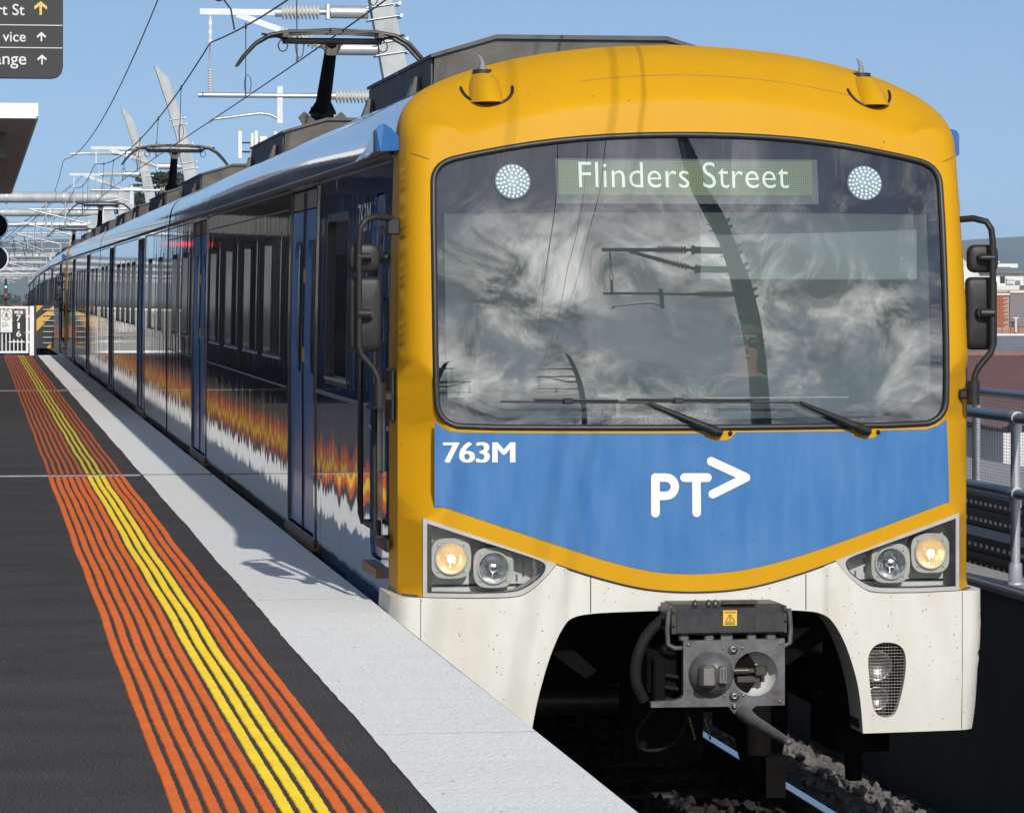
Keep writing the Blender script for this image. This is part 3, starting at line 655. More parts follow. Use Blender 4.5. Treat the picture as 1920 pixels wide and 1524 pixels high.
# headlights
for s in (-1, 1):
    P = HL if s < 0 else mir(HL); Pi = HLI if s < 0 else mir(HLI)
    P = [(x*.998, z) for x, z in P]
    mb = MB(); panel(mb, P, [Pi], fmap(.004), grid=.06, depth=.02, step=.03)
    hl = obj('headlight', mb, 'bezel', car)
    mb = MB(); Pin = [(x+(-s)*0+(( -1.1*-s*-1)-x)*0, z) for x, z in Pi]
    cx = sum(x for x, _ in Pi)/len(Pi); cz = sum(z for _, z in Pi)/len(Pi)
    sc_ = lambda k: [(cx+(x-cx)*k, cz+(z-cz)*k) for x, z in Pi]
    panel(mb, Pi, [sc_(.945)], fmap(-.004), grid=.06, depth=.012, step=.03); obj('black_border', mb, 'rubber', hl)
    mb = MB(); n = len(Pi)
    a = [face(x, z, .01) for x, z in Pi]; b = [(x, .21, z) for x, z in Pi]
    mb.add(a+b, [(k, (k+1) % n, (k+1) % n+n, k+n) for k in range(n)]); mb.add(b, [tuple(range(n))])
    obj('housing', mb, 'housing', hl)
    mb = MB(); panel(mb, sc_(.985), [], fmap(-.003), grid=.08, depth=.003); obj('cover_glass', mb, 'lamp_glass', hl)
    for (lx, lz, ty, lit) in ((1.268, 1.391, .115, True), (1.050, 1.342, .10, False)):
        c = Vector((s*lx, ty, lz)); ax = Vector((0, -1, 0))
        mb = MB(); q = []
        for k in range(32):
            a = 2*PI*k/32; q.append((.104*math.copysign(abs(math.cos(a))**.62, math.cos(a)), .104*math.copysign(abs(math.sin(a))**.62, math.sin(a))))
        mb.add([(c.x+x, c.y, c.z+z) for x, z in q]+[(c.x+.078*math.cos(2*PI*k/32), c.y, c.z+.078*math.sin(2*PI*k/32)) for k in range(32)]+[(c.x+x, c.y+.1, c.z+z) for x, z in q],
               [(k, (k+1) % 32, 32+(k+1) % 32, 32+k) for k in range(32)]+[(k, (k+1) % 32, 64+(k+1) % 32, 64+k) for k in range(32)])
        mb.lathe([(0, .088), (.012, .086), (.014, .078), (.008, .076)], c, ax, 32)
        for k in range(4):
            a = PI/4+k*PI/2; mb.lathe([(0, .007), (.006, .006), (.007, 0)], c+Vector((.095*math.cos(a), 0, .095*math.sin(a))), ax, 8)
        obj('lamp_bezel', mb, 'bezel', hl, fixn=True)
        mb = MB(); mb.lathe([(.004, .080), (-.012, .073), (-.03, .052), (-.042, .03), (-.048, .012), (-.048, 0)], c, ax, 32)
        for k in range(3):
            a = 2*PI*k/3+.4; mb.tube([c+Vector((.07*math.cos(a), .0, .07*math.sin(a))), c+Vector((.022*math.cos(a), .012, .022*math.sin(a)))], .004, 5)
        mb.lathe([(-.02, .024), (-.004, .024), (.0, .018), (.002, 0)], c, ax, 16)
        obj('reflector', mb, 'lamp_warm' if lit else 'lens', hl)
        if lit:
            mb = MB(); mb.lathe([(.0, .020), (.007, .014), (.010, 0)], c+Vector((0, -.004, 0)), ax, 12); obj('bulb', mb, 'lamp_on', hl)
    mb = MB()
    for k in range(2): mb.box2((s*(.895), .062, 1.315+.045*k-.018), (s*.905, .07, 1.33+.045*k)); mb.box2((s*(.87), .2, 1.24), (s*(1.36), .206, 1.25))
    obj('vent_slot', mb, 'window_dark', hl)

# white apron
OA = [(1.568, 1.193), (1.573, 1.09), (1.571, 0.921), (1.556, 0.752), (1.530, 0.584), (1.500, 0.464)]
def Ha(x, z):
    ax_ = abs(x); edge = 1.53+.04*max(0, min(1, (z-.45)/.5))
    e = max(0, edge+.0-ax_); b = .10*(x/1.5)**2-.012
    if e < .10: s = (.10-e)/.10; b += .16*(1-math.sqrt(max(0, 1-s*s)))
    b += .05*max(0, .75-z)
    # raised inner cheek either side of the coupler bay
    if ax_ < .70: b += .022*min(1, (.70-ax_)/.03)
    return b
amap = lambda u, v, d=0.0: (u, Ha(u, v)+d, v)
outer = [(-x, z) for x, z in OA[::-1]]+[(-1.42, 1.193)]+[(x+.001, z-.005) for x, z in HLC[::-1]]+[(x, z-.006) for x, z in LOW[1:-1]]
outer += [(-x-.001, z-.005) for x, z in HLC]+[(1.42, 1.193)]+OA+ARCH[::-1]
SIDEX = []
for z in np.arange(.48, 1.19, .05):
    for e in (.003, .01, .022, .04, .06, .08, .1): SIDEX += [(1.57-e, z), (-1.57+e, z)]
for z in np.arange(.95, 1.34, .04):
    for x in (.70, .685, .67): SIDEX += [(x, z), (-x, z)]
mb = MB()
panel(mb, outer, [GR], amap, grid=.05, step=.04, extra=SIDEX, depth=.05,
      rim_out=lambda u, v: (u, 0.75, v) if abs(u) > 1.49 and v > .47 else ((u, .30, v) if v < 1.13 and abs(u) < .9 else (u, Ha(u, v)+.06, v)))
ap = obj('white_apron', mb, 'white', car)
mb = MB()
for x in (-.556, .578): mb.tube([amap(x, z, -.0005) for z in (1.295, 1.2, 1.112)], .0028, 5)
for s in (-1, 1): mb.tube([amap(s*1.43, z, -.0005) for z in (1.19, 1.0, .8, .6, .47)], .0018, 5)
obj('panel_joint', mb, 'rubber', ap)
mb = MB()
for k in range(24):
    z = .55+k*.0162; 
    mb.tube([(.90, .058, z), (1.13, .062, z)], .0017, 4)
for k in range(13):
    x = .912+k*.0165; mb.tube([(x, .060, .535), (x, .060, .94)], .0014, 4)
obj('horn_grille', mb, 'steel', ap)
mb = MB(); mb.box2((.88, .30, .48), (1.15, .31, .96)); mb.box2((.88, .1, .48), (.90, .31, .96)); mb.box2((1.13, .1, .48), (1.15, .31, .96)); obj('grille_recess', mb, 'cab_dark', ap)
for (hx, hz, r) in ((.985, .80, .085), (.985, .63, .065)):
    mb = MB(); mb.lathe([(-.10, .03), (-.03, .05), (0, r), (.006, r), (0, r*.8), (-.02, r*.6), (-.02, 0)], (hx, .14, hz), (0, -1, 0), 20); obj('horn', mb, 'steel', ap)

# wipers
for px_, dx in ((.104, 0), (.900, 0)):
    piv = Vector(face(px_, 2.036, -.035)); el = Vector(face(px_-.366, 2.187, -.055))
    mb = MB(); mb.lathe([(-.03, .024), (.0, .024), (.012, .018), (.016, 0)], piv, (0, -1, 0), 14); mb.lathe([(.012, .010), (.03, .009), (.032, 0)], piv, (0, -1, 0), 8)
    wp = obj('wiper', mb, 'rubber', car)
    mb = MB(); mb.tube([piv, piv.lerp(el, .15)], [.024, .026], 8); mb.tube([piv.lerp(el, .15), piv.lerp(el, .55), el], [.021, .017, .010], 6); obj('wiper_arm', mb, 'plastic', wp)
    mb = MB(); L0 = el.x+.012; x1 = px_-1.125 if px_ < .5 else px_-1.53
    pts = [Vector(face(L0+(x1-L0)*t, 2.189+.010*t, -.028)) for t in np.linspace(0, 1, 10)]
    mb.tube(pts, .0055, 6); mb.tube([p+Vector((0, -.012, .012)) for p in pts[2:8]], .006, 6)
    mid = pts[5]; mb.box(mid+Vector((0, -.012, .006)), (.05, .025, .03), bev=.005)
    obj('wiper_blade', mb, 'rubber', wp)
    mb = MB(); mb.lathe([(0, .012), (.012, .010), (.016, 0)], face(px_+.068, 2.03, -.003), (0, -1, 0), 10); obj('washer_jet', mb, 'rubber', wp)

# antenna fairings
for s in (-1, 1):
    x = s*1.03; z0 = 3.75
    yb = H(x, z0+.03)
    mb = MB(); n = 20; vs = []
    for lv, (k, hz) in enumerate(((1.05, 0), (.95, .06), (.74, .12), (.5, .160))):
        for i in range(n):
            a = 2*PI*i/n; ux = math.cos(a)*.108*k; uy = math.sin(a)*.27*k
            vs.append((x+ux, yb+.16+uy+.06*lv*.5, z0+hz+.06*max(0, math.sin(a))*(1-.2*lv)))
    fs = [(l*n+i, l*n+(i+1) % n, (l+1)*n+(i+1) % n, (l+1)*n+i) for l in range(3) for i in range(n)]
    mb.add(vs, fs, True); mb.add(vs[-n:], [tuple(range(n))])
    af = obj('aerial_fairing', mb, 'yellow', car)
    mb = MB()
    fl = []
    for i in range(n+1):
        a = PI+PI*i/n; fx = x+math.cos(a)*.128; fz = 3.835+math.sin(a)*.10
        fl.append(face(fx, fz, -.003))
    mb.tube(fl, .0085, 6); obj('fairing_gasket', mb, 'rubber', af)
    mb = MB(); top = Vector((x, yb+.24, z0+.170)); mb.tube([top+Vector((0, 0, -.012)), top+Vector((0, 0, .016))], .052, 16); obj('aerial_base', mb, 'rubber', af)
    mb = MB(); mb.tube([top+Vector((.0, 0, .012)), top+Vector((.003, .01, .05)), top+Vector((-.006, .02, .08)), top+Vector((-.016, .03, .095))], [.02, .013, .009, .004], 8); obj('aerial_fin', mb, 'gull', af)

# ------------------------------------------------ body side panels (shared by all carriages)
def rrect(y0, y1, z0, z1, r):
    o = []
    for cy, cz, a0 in ((y1-r, z1-r, 0), (y0+r, z1-r, PI/2), (y0+r, z0+r, PI), (y1-r, z0+r, 1.5*PI)):
        for k in range(4): a = a0+PI/2*k/3; o.append((cy+r*math.cos(a), cz+r*math.sin(a)))
    return o
def smap(off=0.0): return lambda u, v, d=0.0: (-hw(v)-off+d, u, v)
def carside(root, y0, y1, doors, wins, ytop=3.49, m='side_grey', seg=None):
    holes = [rrect(a, b, 1.16, 3.50, .02) for a, b in doors]+[rrect(a, b, z0, z1, .05) for a, b, z0, z1 in wins]
    # door openings reach almost to the gutter: keep them inside the panel
    holes = [rrect(a, b, 1.16, 3.44, .02) for a, b in doors]+[rrect(a, b, z0, z1, .05) for a, b, z0, z1 in wins]
    mb = MB(); panel(mb, [(y0, 1.0), (y1, 1.0), (y1, 3.49), (y0, 3.49)], holes, smap(), grid=.3, step=.3, depth=.045, flip=True)
    return obj('side_panel', mb, m, root)
def window(root, a, b, z0, z1, fm='gull'):
    mb = MB(); panel(mb, rrect(a-.035, b+.035, z0-.035, z1+.035, .07), [rrect(a+.01, b-.01, z0+.01, z1-.01, .05)], smap(.004), grid=.4, step=.3, depth=.03, flip=True)
    w = obj('window', mb, 'rubber' if fm == 'r' else 'side_grey', root)
    mb = MB(); panel(mb, rrect(a, b, z0, z1, .05), [], smap(-.022), grid=.35, step=.3, depth=.004, flip=True)
    obj('pane', mb, 'dark_glass', w)
    mb = MB(); mb.box2((-hw(z0)-.012, a, z0-.006), (-hw(z0)+.02, b, z0+.010)); obj('sill', mb, 'galv', w)
def door(root, a, b, m='door_blue', pad=True):
    mb = MB(); mid = (a+b)/2
    panel(mb, rrect(a-.06, b+.06, 1.10, 3.47, .03), [rrect(a+.004, b-.004, 1.16, 3.44, .02)], smap(.008), grid=.5, step=.5, depth=.03, flip=True)
    d = obj('door', mb, 'side_grey', root)
    for (p, q) in ((a+.02, mid-.012), (mid+.012, b-.02)):
        wnd = rrect(p+.16, q-.16, 2.20, 3.10, .12)
        mb = MB(); panel(mb, rrect(p, q, 1.17, 3.30, .02), [wnd], smap(-.016), grid=.4, step=.3, depth=.03, flip=True); obj('door_leaf', mb, m, d)
        mb = MB(); panel(mb, rrect(p+.15, q-.15, 2.19, 3.11, .12), [], smap(-.030), grid=.4, step=.3, depth=.004, flip=True); obj('door_window', mb, 'dark_glass', d)
        mb = MB(); panel(mb, rrect(p, q, 3.31, 3.435, .01), [], smap(-.016), grid=.4, step=.3, depth=.03, flip=True); obj('door_head', mb, 'brown_edge', d)
        if pad:
            for zc_ in (2.86, 2.33):
                mb = MB(); yb = q-.012 if q < mid else p+.012; mb.box((-hw(zc_)+.014, yb, zc_), (.018, .02, .10), bev=.004); obj('door_handle', mb, 'hazard_yellow', d)
    mb = MB(); mb.tube([(-1.50, mid, 1.17), (-1.50, mid, 2.4), (-1.485, mid, 3.42)], .016, 6); obj('door_edge_rubber', mb, 'rubber', d)
    mb = MB(); mb.box2((-1.545, a-.03, 1.08), (-1.47, b+.03, 1.145)); obj('door_sill', mb, 'brown_edge', d)
def gutter(root, y0, y1):
    mb = MB(); mb.tube([(-1.502, y0, 3.50), (-1.502, y1, 3.50)], .017, 6); mb.tube([(1.502, y0, 3.50), (1.502, y1, 3.50)], .017, 6)
    mb.tube([(-1.498, y0, 3.455), (-1.498, y1, 3.455)], .006, 5)
    obj('gutter', mb, 'dark_metal', root)
def roof(root, y0, y1):
    U = [(x*.997, z-.004) for x, z in UP]; sec = [(-x, z) for x, z in U]+[(x, z) for x, z in U[-2::-1]]
    mb = MB(); n = len(sec); ys = np.linspace(y0, y1, 9); vs = [((x, y, z) if (j or y0 > 1) else (x, max(.715, H(x*1.0028, z+.004)+.04), z)) for j, y in enumerate(ys) for x, z in sec]
    mb.add(vs, [(j*n+i, j*n+i+1, (j+1)*n+i+1, (j+1)*n+i) for j in range(8) for i in range(n-1)], True)
    return obj('roof', mb, 'roof_blue', root)
def rest(root, y0, y1):
    mb = MB(); mb.box2((1.46, y0, 1.0), (1.52, y1, 3.49)); obj('far_side_panel', mb, 'side_grey', root)
    mb = MB()
    sec = [(-1.44, 1.0), (-1.44, 3.5), (-1.3, 3.75), (-.9, 3.92), (0, 4.02), (.9, 3.92), (1.3, 3.75), (1.44, 3.5), (1.44, 1.0)]
    mb.prism(sec, lambda u, v, d: (u, d, v), max(y0, 2.05)+(.02), max(y0, 2.05)+.06); mb.prism(sec, lambda u, v, d: (u, d, v), y1-.06, y1-.02)
    mb.box2((-1.44, y0+.1, .98), (1.44, y1-.05, 1.06)); mb.box2((-1.0, y0+3.2, .35), (1.2, y0+10, .96)); mb.box2((-1.2, y0+11.0, .38), (1.0, y1-6, .96))
    mb.box2((-.6, y1-.02, 1.2), (.6, y1+.3, 3.2))
    obj('underframe', mb, 'black_metal', root)
    for yc in (y0+2.9 if y0 > 1 else 3.3, y1-3.4):
        mb = MB()
        for s in (-1, 1): mb.box2((s*.98, yc-1.6, .42), (s*1.12, yc+1.6, .70), bev=.03); mb.box2((s*.95, yc-.3, .70), (s*1.15, yc+.3, .96), bev=.03)
        mb.box2((-.95, yc-.25, .4), (.95, yc+.25, .68))
        bg_ = obj('bogie', mb, 'black_metal', root)
        for dy in (-1.15, 1.15):
            w = MB()
            for s in (-1, 1): w.lathe([(-.07, .25), (-.07, .445), (-.045, .445), (-.04, .42), (.07, .41), (.07, .25), (.03, .2), (.03, 0)], (s*.80, yc+dy, .41), (s, 0, 0), 28)
            w.tube([(-.9, yc+dy, .41), (.9, yc+dy, .41)], .08, 10); obj('wheelset', w, 'dark_metal', bg_)
def pod(root, y0, y1):
    sec = [(-.92, 3.90), (-.91, 4.20), (-.52, 4.31), (.52, 4.31), (.91, 4.20), (.92, 3.90)]
    mb = MB(); mb.prism(sec, lambda u, v, d: (u, d, v), y0, y1)
    p = obj('roof_pod', mb, 'pod', root, fixn=True)
    n = 7; w_ = (y1-y0-.08)/n
    for s_ in (-1, 1):
        x0_, x1_ = (-.928, -.918) if s_ < 0 else (.918, .928); first = None
        for k in range(n):
            if first is None: first = obj('side_louvre', MB().box2((x0_, y0+.04, 3.92), (x1_, y0+.025+w_, 4.185)), 'pod_side', p)
            else: c = first.copy(); COL.objects.link(c); c.parent = p; c.location = (0, k*w_, 0)
    mb = MB(); L = [(-.935, 4.188), (-.53, 4.307), (.0, 4.307), (.53, 4.307), (.935, 4.188)]
    T = [(-.935, 4.21), (-.53, 4.333), (.0, 4.333), (.53, 4.333), (.935, 4.21)]
    mb.prism(L+T[::-1], lambda u, v, d: (u, d, v), y0-.03, (y0+y1)/2-.02); mb.prism(L+T[::-1], lambda u, v, d: (u, d, v), (y0+y1)/2+.02, y1+.03)
    obj('pod_lid', mb, 'pod_side', p, fixn=True)
    mb = MB()
    for y in (y0+.55, y1-.35):
        for s in (-1, 1):
            mb.add([(s*.94, y-.16, 3.86), (s*.94, y+.16, 3.86), (s*.94, y+.05, 4.10), (s*.94, y-.05, 4.10), (s*1.06, y-.16, 3.84), (s*1.06, y+.16, 3.84), (s*.97, y+.05, 4.10), (s*.97, y-.05, 4.10)],
                   [(0, 1, 2, 3), (4, 5, 6, 7), (0, 4, 7, 3), (1, 5, 6, 2), (3, 2, 6, 7)])
            mb.lathe([(0, .02), (.012, .02), (.014, 0)], (s*.975, y-.03, 4.07), (s, 0, 0), 8)
    obj('pod_bracket', mb, 'dark_metal', p, fixn=True)
def pantograph(root, yc):
    mb = MB(); mb.box2((-.55, yc-.6, 4.06), (.55, yc+.6, 4.12))
    for sx in (-.45, .45):
        for sy in (-.5, .5): mb.lathe([(0, .05), (.02, .07), (.05, .05), (.07, .07), (.10, .05), (.12, .06)], (sx, yc+sy, 4.02), (0, 0, 1), 10)
    # knuckle housing and lower arm
    vs = [(-.09, 0, 4.12), (.09, 0, 4.12), (.10, 0, 4.34), (.26, 0, 4.62), (.20, 0, 4.68), (.05, 0, 4.56), (-.05, 0, 4.56), (-.20, 0, 4.68), (-.26, 0, 4.62), (-.10, 0, 4.34)]
    mb.prism([(a, c) for a, _, c in vs], lambda u, v, d: (u, d, v), yc-.10, yc-.02)
    p = obj('pantograph', mb, 'dark_metal', root, fixn=True)
    mb = MB(); mb.tube([(-.12, yc-.02, 4.66), (.12, yc-.02, 4.66)], .075, 10); mb.tube([(0, yc-.02, 4.7), (.0, yc-1.1, 5.36)], [.085, .062], 8)
    mb.tube([(0, yc, 4.3), (0, yc+1.0, 4.62)], .06, 8); mb.tube([(0, yc+1.0, 4.62), (0, yc, 4.68)], .05, 8)
    mb.tube([(-.14, yc-.04, 4.66), (-.03, yc-.2, 4.85)], .015, 5); mb.tube([(.14, yc-.04, 4.66), (.03, yc-.2, 4.85)], .015, 5)
    obj('pantograph_arm', mb, 'black_metal', p)
    mb = MB(); ya = yc-1.1
    mb.add([(-.12, ya, 5.34), (.12, ya, 5.34), (.05, ya, 5.22), (-.05, ya, 5.22), (-.12, ya+.05, 5.34), (.12, ya+.05, 5.34), (.05, ya+.05, 5.22), (-.05, ya+.05, 5.22)], [(0, 1, 2, 3), (7, 6, 5, 4), (0, 4, 5, 1), (0, 3, 7, 4), (1, 5, 6, 2)])
    mb.tube([(-.52, ya, 5.37), (.52, ya, 5.37)], .034, 8)
    for dy in (-.16, .16):
        pts = [(-1.0, ya+dy*.8, 5.10), (-.93, ya+dy*.9, 5.20), (-.80, ya+dy, 5.34), (-.66, ya+dy, 5.42), (-.5, ya+dy, 5.45), (0, ya+dy, 5.475), (.5, ya+dy, 5.45), (.66, ya+dy, 5.42), (.80, ya+dy, 5.34), (.93, ya+dy*.9, 5.20), (1.0, ya+dy*.8, 5.10)]
        mb.tube(pts, [.016, .02, .022, .022, .022, .022, .022, .022, .022, .02, .016], 6)
    for sx in (-.5, .5):
        mb.box((sx, ya, 5.43), (.06, .40, .07)); mb.tube([(sx*1.05+.05*math.cos(t), ya-.1, 5.31+.06*math.sin(t)) for t in np.linspace(0, 2*PI, 9)], .008, 5)
        mb.tube([(sx, ya, 5.37), (sx*1.12, ya-.1, 5.40), (sx*1.5, ya-.14, 5.43)], .014, 5)
    mb.box((0, ya-.16, 5.462), (.95, .04, .035)); mb.box((0, ya+.16, 5.462), (.95, .04, .035))
    obj('collector_head', mb, 'dark_metal', p)

# front carriage details
mb = MB(); panel(mb, [(.73, 1.0), (4.55, 1.0), (4.55, 3.49), (.73, 3.49)], [rrect(1.02, 1.66, 1.30, 3.30, .12), rrect(2.92, 4.20, 2.22, 3.20, .07)], smap(), grid=.18, step=.15, depth=.045, flip=True)
obj('side_panel', mb, 'side_blue', car, label='blue glossy side panel behind the cab')
carside(car, 4.56, 23.2, [(4.95, 6.92), (16.2, 18.4)], [(7.74, 9.16, 2.27, 3.16), (10.0, 11.27, 2.27, 3.16), (12.13, 13.45, 2.27, 3.16), (14.38, 15.58, 2.27, 3.16), (19.1, 20.2, 2.27, 3.16), (20.9, 22.3, 2.27, 3.16)])
for a, b in ((7.74, 9.16), (10.0, 11.27), (12.13, 13.45), (14.38, 15.58), (19.1, 20.2), (20.9, 22.3)): window(car, a, b, 2.27, 3.16)
window(car, 2.92, 4.20, 2.22, 3.20, 'r')
door(car, 4.95, 6.92); door(car, 16.2, 18.4)
mb = MB()
for z in (2.08, 3.33):
    mb.tube([(-hw(z)-.003, 7.1, z), (-hw(z)-.003, 16.0, z)], .006, 5); mb.tube([(-hw(z)-.003, 18.6, z), (-hw(z)-.003, 23.1, z)], .006, 5)
mb.tube([(-hw(2.1)-.003, 1.7, 2.12), (-hw(2.1)-.003, 4.8, 2.12)], .012, 5)
obj('side_rib', mb, 'dark_metal', car)
# cab door with grab rails
mb = MB(); panel(mb, rrect(1.03, 1.65, 1.31, 3.29, .12), [rrect(1.15, 1.53, 2.25, 3.12, .10)], smap(-.02), grid=.3, step=.2, depth=.03, flip=True)
cd = obj('cab_door', mb, 'purple', car)
mb = MB(); panel(mb, rrect(1.14, 1.54, 2.24, 3.13, .1), [], smap(-.034), grid=.3, step=.3, depth=.004, flip=True); obj('door_window', mb, 'dark_glass', cd)
mb = MB(); mb.box((-1.525, 1.12, 1.95), (.05, .05, .34), bev=.01); mb.tube([(-1.53, 1.5, 2.02), (-1.56, 1.3, 2.02), (-1.56, 1.1, 2.02)], .012, 6); obj('door_handle', mb, 'steel', cd)
mb = MB(); mb.box2((-1.56, 1.0, 1.22), (-1.5, 1.7, 1.27)); obj('door_step', mb, 'brown_edge', cd)
mb = MB()
for y, z0, z1 in ((1.40, 1.50, 2.75), (.70, 1.46, 2.95)):
    mb.tube([(-1.52, y, z1), (-1.59, y, z1-.03), (-1.60, y, z1-.1), (-1.60, y, z0+.05), (-1.59, y, z0), (-1.52, y, z0)], .016, 8)
mb.box((-1.58, 1.15, 1.50), (.02, .48, .035), bev=.008); mb.box((-1.555, .93, 1.48), (.03, .05, .12), bev=.01); mb.box((-1.55, .72, 1.43), (.03, .42, .07), bev=.01)
obj('grab_rail', mb, 'plastic', car)
mb = MB(); put_text(mb, '763M', 1.74, 2.40, 3.10, 3.26, lambda u, v: (-hw(v)-.004, 4.14-u, v))
obj('side_fleet_number', mb, 'letter', car)
gutter(car, .76, 23.2); roof(car, .725, 23.2); rest(car, .76, 23.2)
# blue end caps of the gutters, flaring out by the cab
for s in (-1, 1):
    mb = MB()
    secs = []
    for y, g_ in ((.60, 1.0), (.78, .98), (1.15, .75), (1.7, .40), (2.6, .05)):
        o = 1.505+.095*g_; t_ = 3.505+.140*g_
        secs.append([(s*x, y, z) for x, z in ((1.42, 3.50), (o-.002, 3.498), (o, 3.506), (o, t_-.03*g_), (o-.012, t_-.008), (o-.035, t_+.002), (o-.075, t_-.004), (o-.11, t_-.05*g_), (o-.14, 3.60))])
    secs = secs if s < 0 else [[(x-.04, y, z) for x, y, z in q_] for q_ in secs]
    secs[0] = [(s*1.45, .46, 3.502), (s*1.58, .58, 3.498), (s*1.60, .60, 3.506), (s*1.60, .60, 3.615), (s*1.585, .60, 3.637), (s*1.56, .595, 3.645), (s*1.525, .57, 3.62), (s*1.49, .53, 3.575), (s*1.462, .49, 3.53)]
    if s > 0: secs[0] = [(x-.04, y, z-.01) for x, y, z in secs[0]]
    vs = [p for q_ in secs for p in q_]; m_ = 9
    mb.add(vs, [(j*m_+i, j*m_+(i+1) % m_, (j+1)*m_+(i+1) % m_, (j+1)*m_+i) for j in range(4) for i in range(m_)], False)
    mb.add(secs[0], [tuple(range(m_))])
    obj('gutter_end_cap', mb, 'cap_blue', car, fixn=True)
mb = MB(); mb.box2((1.44, .80, 3.60), (1.52, 1.1, 3.74), bev=.02); obj('side_camera', mb, 'rubber', car)
pod(car, 3.6, 7.2); pod(car, 14.4, 18.3); pantograph(car, 20.4)
# mirrors
for s in (-1, 1):
    off = 0.0 if s < 0 else .012
    X = lambda x: s*(x)
    mb = MB(); k = lambda x: x if s < 0 else x-.105
    pts = [(X(k(1.55)), .30, 3.14), (X(k(1.64)), .24, 3.148), (X(k(1.70)), .2, 3.13), (X(k(1.727)), .2, 3.09), (X(k(1.735)), .2, 3.02), (X(k(1.735)), .2, 2.48), (X(k(1.725)), .2, 2.44), (X(k(1.66)), .2, 2.365), (X(k(1.637)), .2, 2.32), (X(k(1.632)), .2, 2.25)]
    mb.tube(pts, .0175, 8); mb.tube([(X(k(1.63)), .2, 2.29), (X(k(1.63)), .2, 2.165)], .034, 12); mb.box((X(k(1.545)), .31, 3.10), (.07, .06, .09), bev=.008)
    mb.box((X(k(1.59)), .36, 2.22), (.07, .30, .05), bev=.01); mb.box((s*1.535, .52, 2.22), (.035, .22, .28), bev=.012)
    mi = obj('mirror', mb, 'plastic', car)
    def shell(cx, cz, wx, wz, dy, rr):
        q = rrect(cx-wx/2, cx+wx/2, cz-wz/2, cz+wz/2, rr); m2 = MB(); n = len(q); vs = []
        for f_, y in ((1.0, .30), (1.0, .275), (.965, .262), (.90, .256), (.80, .252), (.4, .249)):
            vs += [(cx+(x-cx)*f_, y, cz+(z-cz)*f_) for x, z in q]
        m2.add(vs, [(l*n+i, l*n+(i+1) % n, (l+1)*n+(i+1) % n, (l+1)*n+i) for l in range(5) for i in range(n)], True); m2.add(vs[-n:], [tuple(range(n))], True); m2.add(vs[:n], [tuple(range(n))]); return m2
    obj('mirror_shell', shell(X(k(1.702)), 2.935, .165, .148, .035, .04), 'plastic', mi, fixn=True)
    obj('mirror_shell', shell(X(k(1.695)), 2.645, .168, .385, .04, .03), 'plastic', mi, fixn=True)
    mb = MB()
    for z, r in ((2.94, .016), (2.648, .025)):
        mb.tube([(X(k(1.745)), .195, z), (X(k(1.675)), .21, z)], r, 10); mb.tube([(X(k(1.68)), .21, z), (X(k(1.675)), .25, z)], r*1.05, 10)
    obj('mirror_clamp', mb, 'rubber', mi)

# coupler
YC = -.33
mb = MB()
plate = [(-.14, .994), (.385, .998), (.385, .660), (.235, .659), (.20, .625), (.175, .60), (.145, .602), (.125, .618), (.094, .658), (-.307, .660), (-.307, .687), (-.185, .693), (-.150, .705), (-.14, .72)]
hole = [(.232+.114*math.cos(2*PI*k/36), .821+.114*math.sin(2*PI*k/36)) for k in range(36)]
panel(mb, plate, [hole], lambda u, v, d=0.0: (u, YC+d, v), grid=.1, step=.05, depth=.05)
cp = obj('coupler', mb, 'coupler_grey', car)
mb = MB(); mb.lathe([(-.05, .118), (0, .118), (.03, .108), (.07, .085), (.10, .05), (.105, .0)], (.003, YC, .824), (0, -1, 0), 36); obj('coupler_cone', mb, 'coupler_grey', cp)
mb = MB(); mb.box((-.035, YC-.085, .825), (.085, .10, .115), bev=.015); mb.box((.04, YC-.10, .83), (.05, .06, .09), bev=.008); mb.tube([(.04, YC-.12, .80), (.04, YC-.12, .865)], .016, 8); obj('cone_latch', mb, 'steel', cp)
mb = MB(); mb.lathe([(0, .114), (-.10, .10), (-.12, 0)], (.232, YC+.01, .821), (0, -1, 0), 30); obj('cup', mb, 'housing', cp)
mb = MB(); mb.box((.265, YC+.04, .835), (.06, .06, .05), bev=.006); mb.box((.19, YC+.05, .835), (.12, .03, .02)); mb.tube([(.12, YC+.03, .835), (.20, YC+.03, .835)], .018, 8); mb.tube([(.275, YC+.02, .83), (.275, YC+.02, .785)], .008, 6); mb.box((.22, YC+.06, .79), (.14, .03, .03)); obj('cup_linkage', mb, 'dark_metal', cp)
mb = MB()
for x, z, r in ((.116, .95, .026), (.122, .712, .026), (.122, .662, .015)):
    mb.lathe([(0, r), (.012, r*.95), (.012, r*.6), (.022, r*.55), (.022, r*.3), (-.01, r*.28), (-.01, 0)], (x, YC, z), (0, -1, 0), 18)
for x, z in ((.065, .955), (.165, .955), (.07, .715), (.17, .715), (-.115, .975), (.36, .68), (.36, .975)): mb.lathe([(0, .008), (.005, .007), (.006, 0)], (x, YC, z), (0, -1, 0), 8)
obj('coupler_bolt', mb, 'steel', cp)
mb = MB(); mb.tube([(.165, YC-.02, .628), (.19, YC-.15, .60), (.278, YC-.55, .545)], [.040, .033, .019], 14); mb.lathe([(0, .019), (.012, .014), (.016, 0)], (.278, YC-.55, .545), Vector((.088, -.40, -.055)), 12); obj('guide_horn', mb, 'coupler_grey', cp)
mb = MB(); sec = [(-.03, 1.035), (.0, 1.022), (.30, 1.022), (.30, 1.17), (.06, 1.17), (.0, 1.155), (-.03, 1.12)]
mb.prism(sec, lambda u, v, d: (d, YC+.02+u, v), -.175, .378); cb = obj('coupler_box', mb, 'box_black', cp, fixn=True)
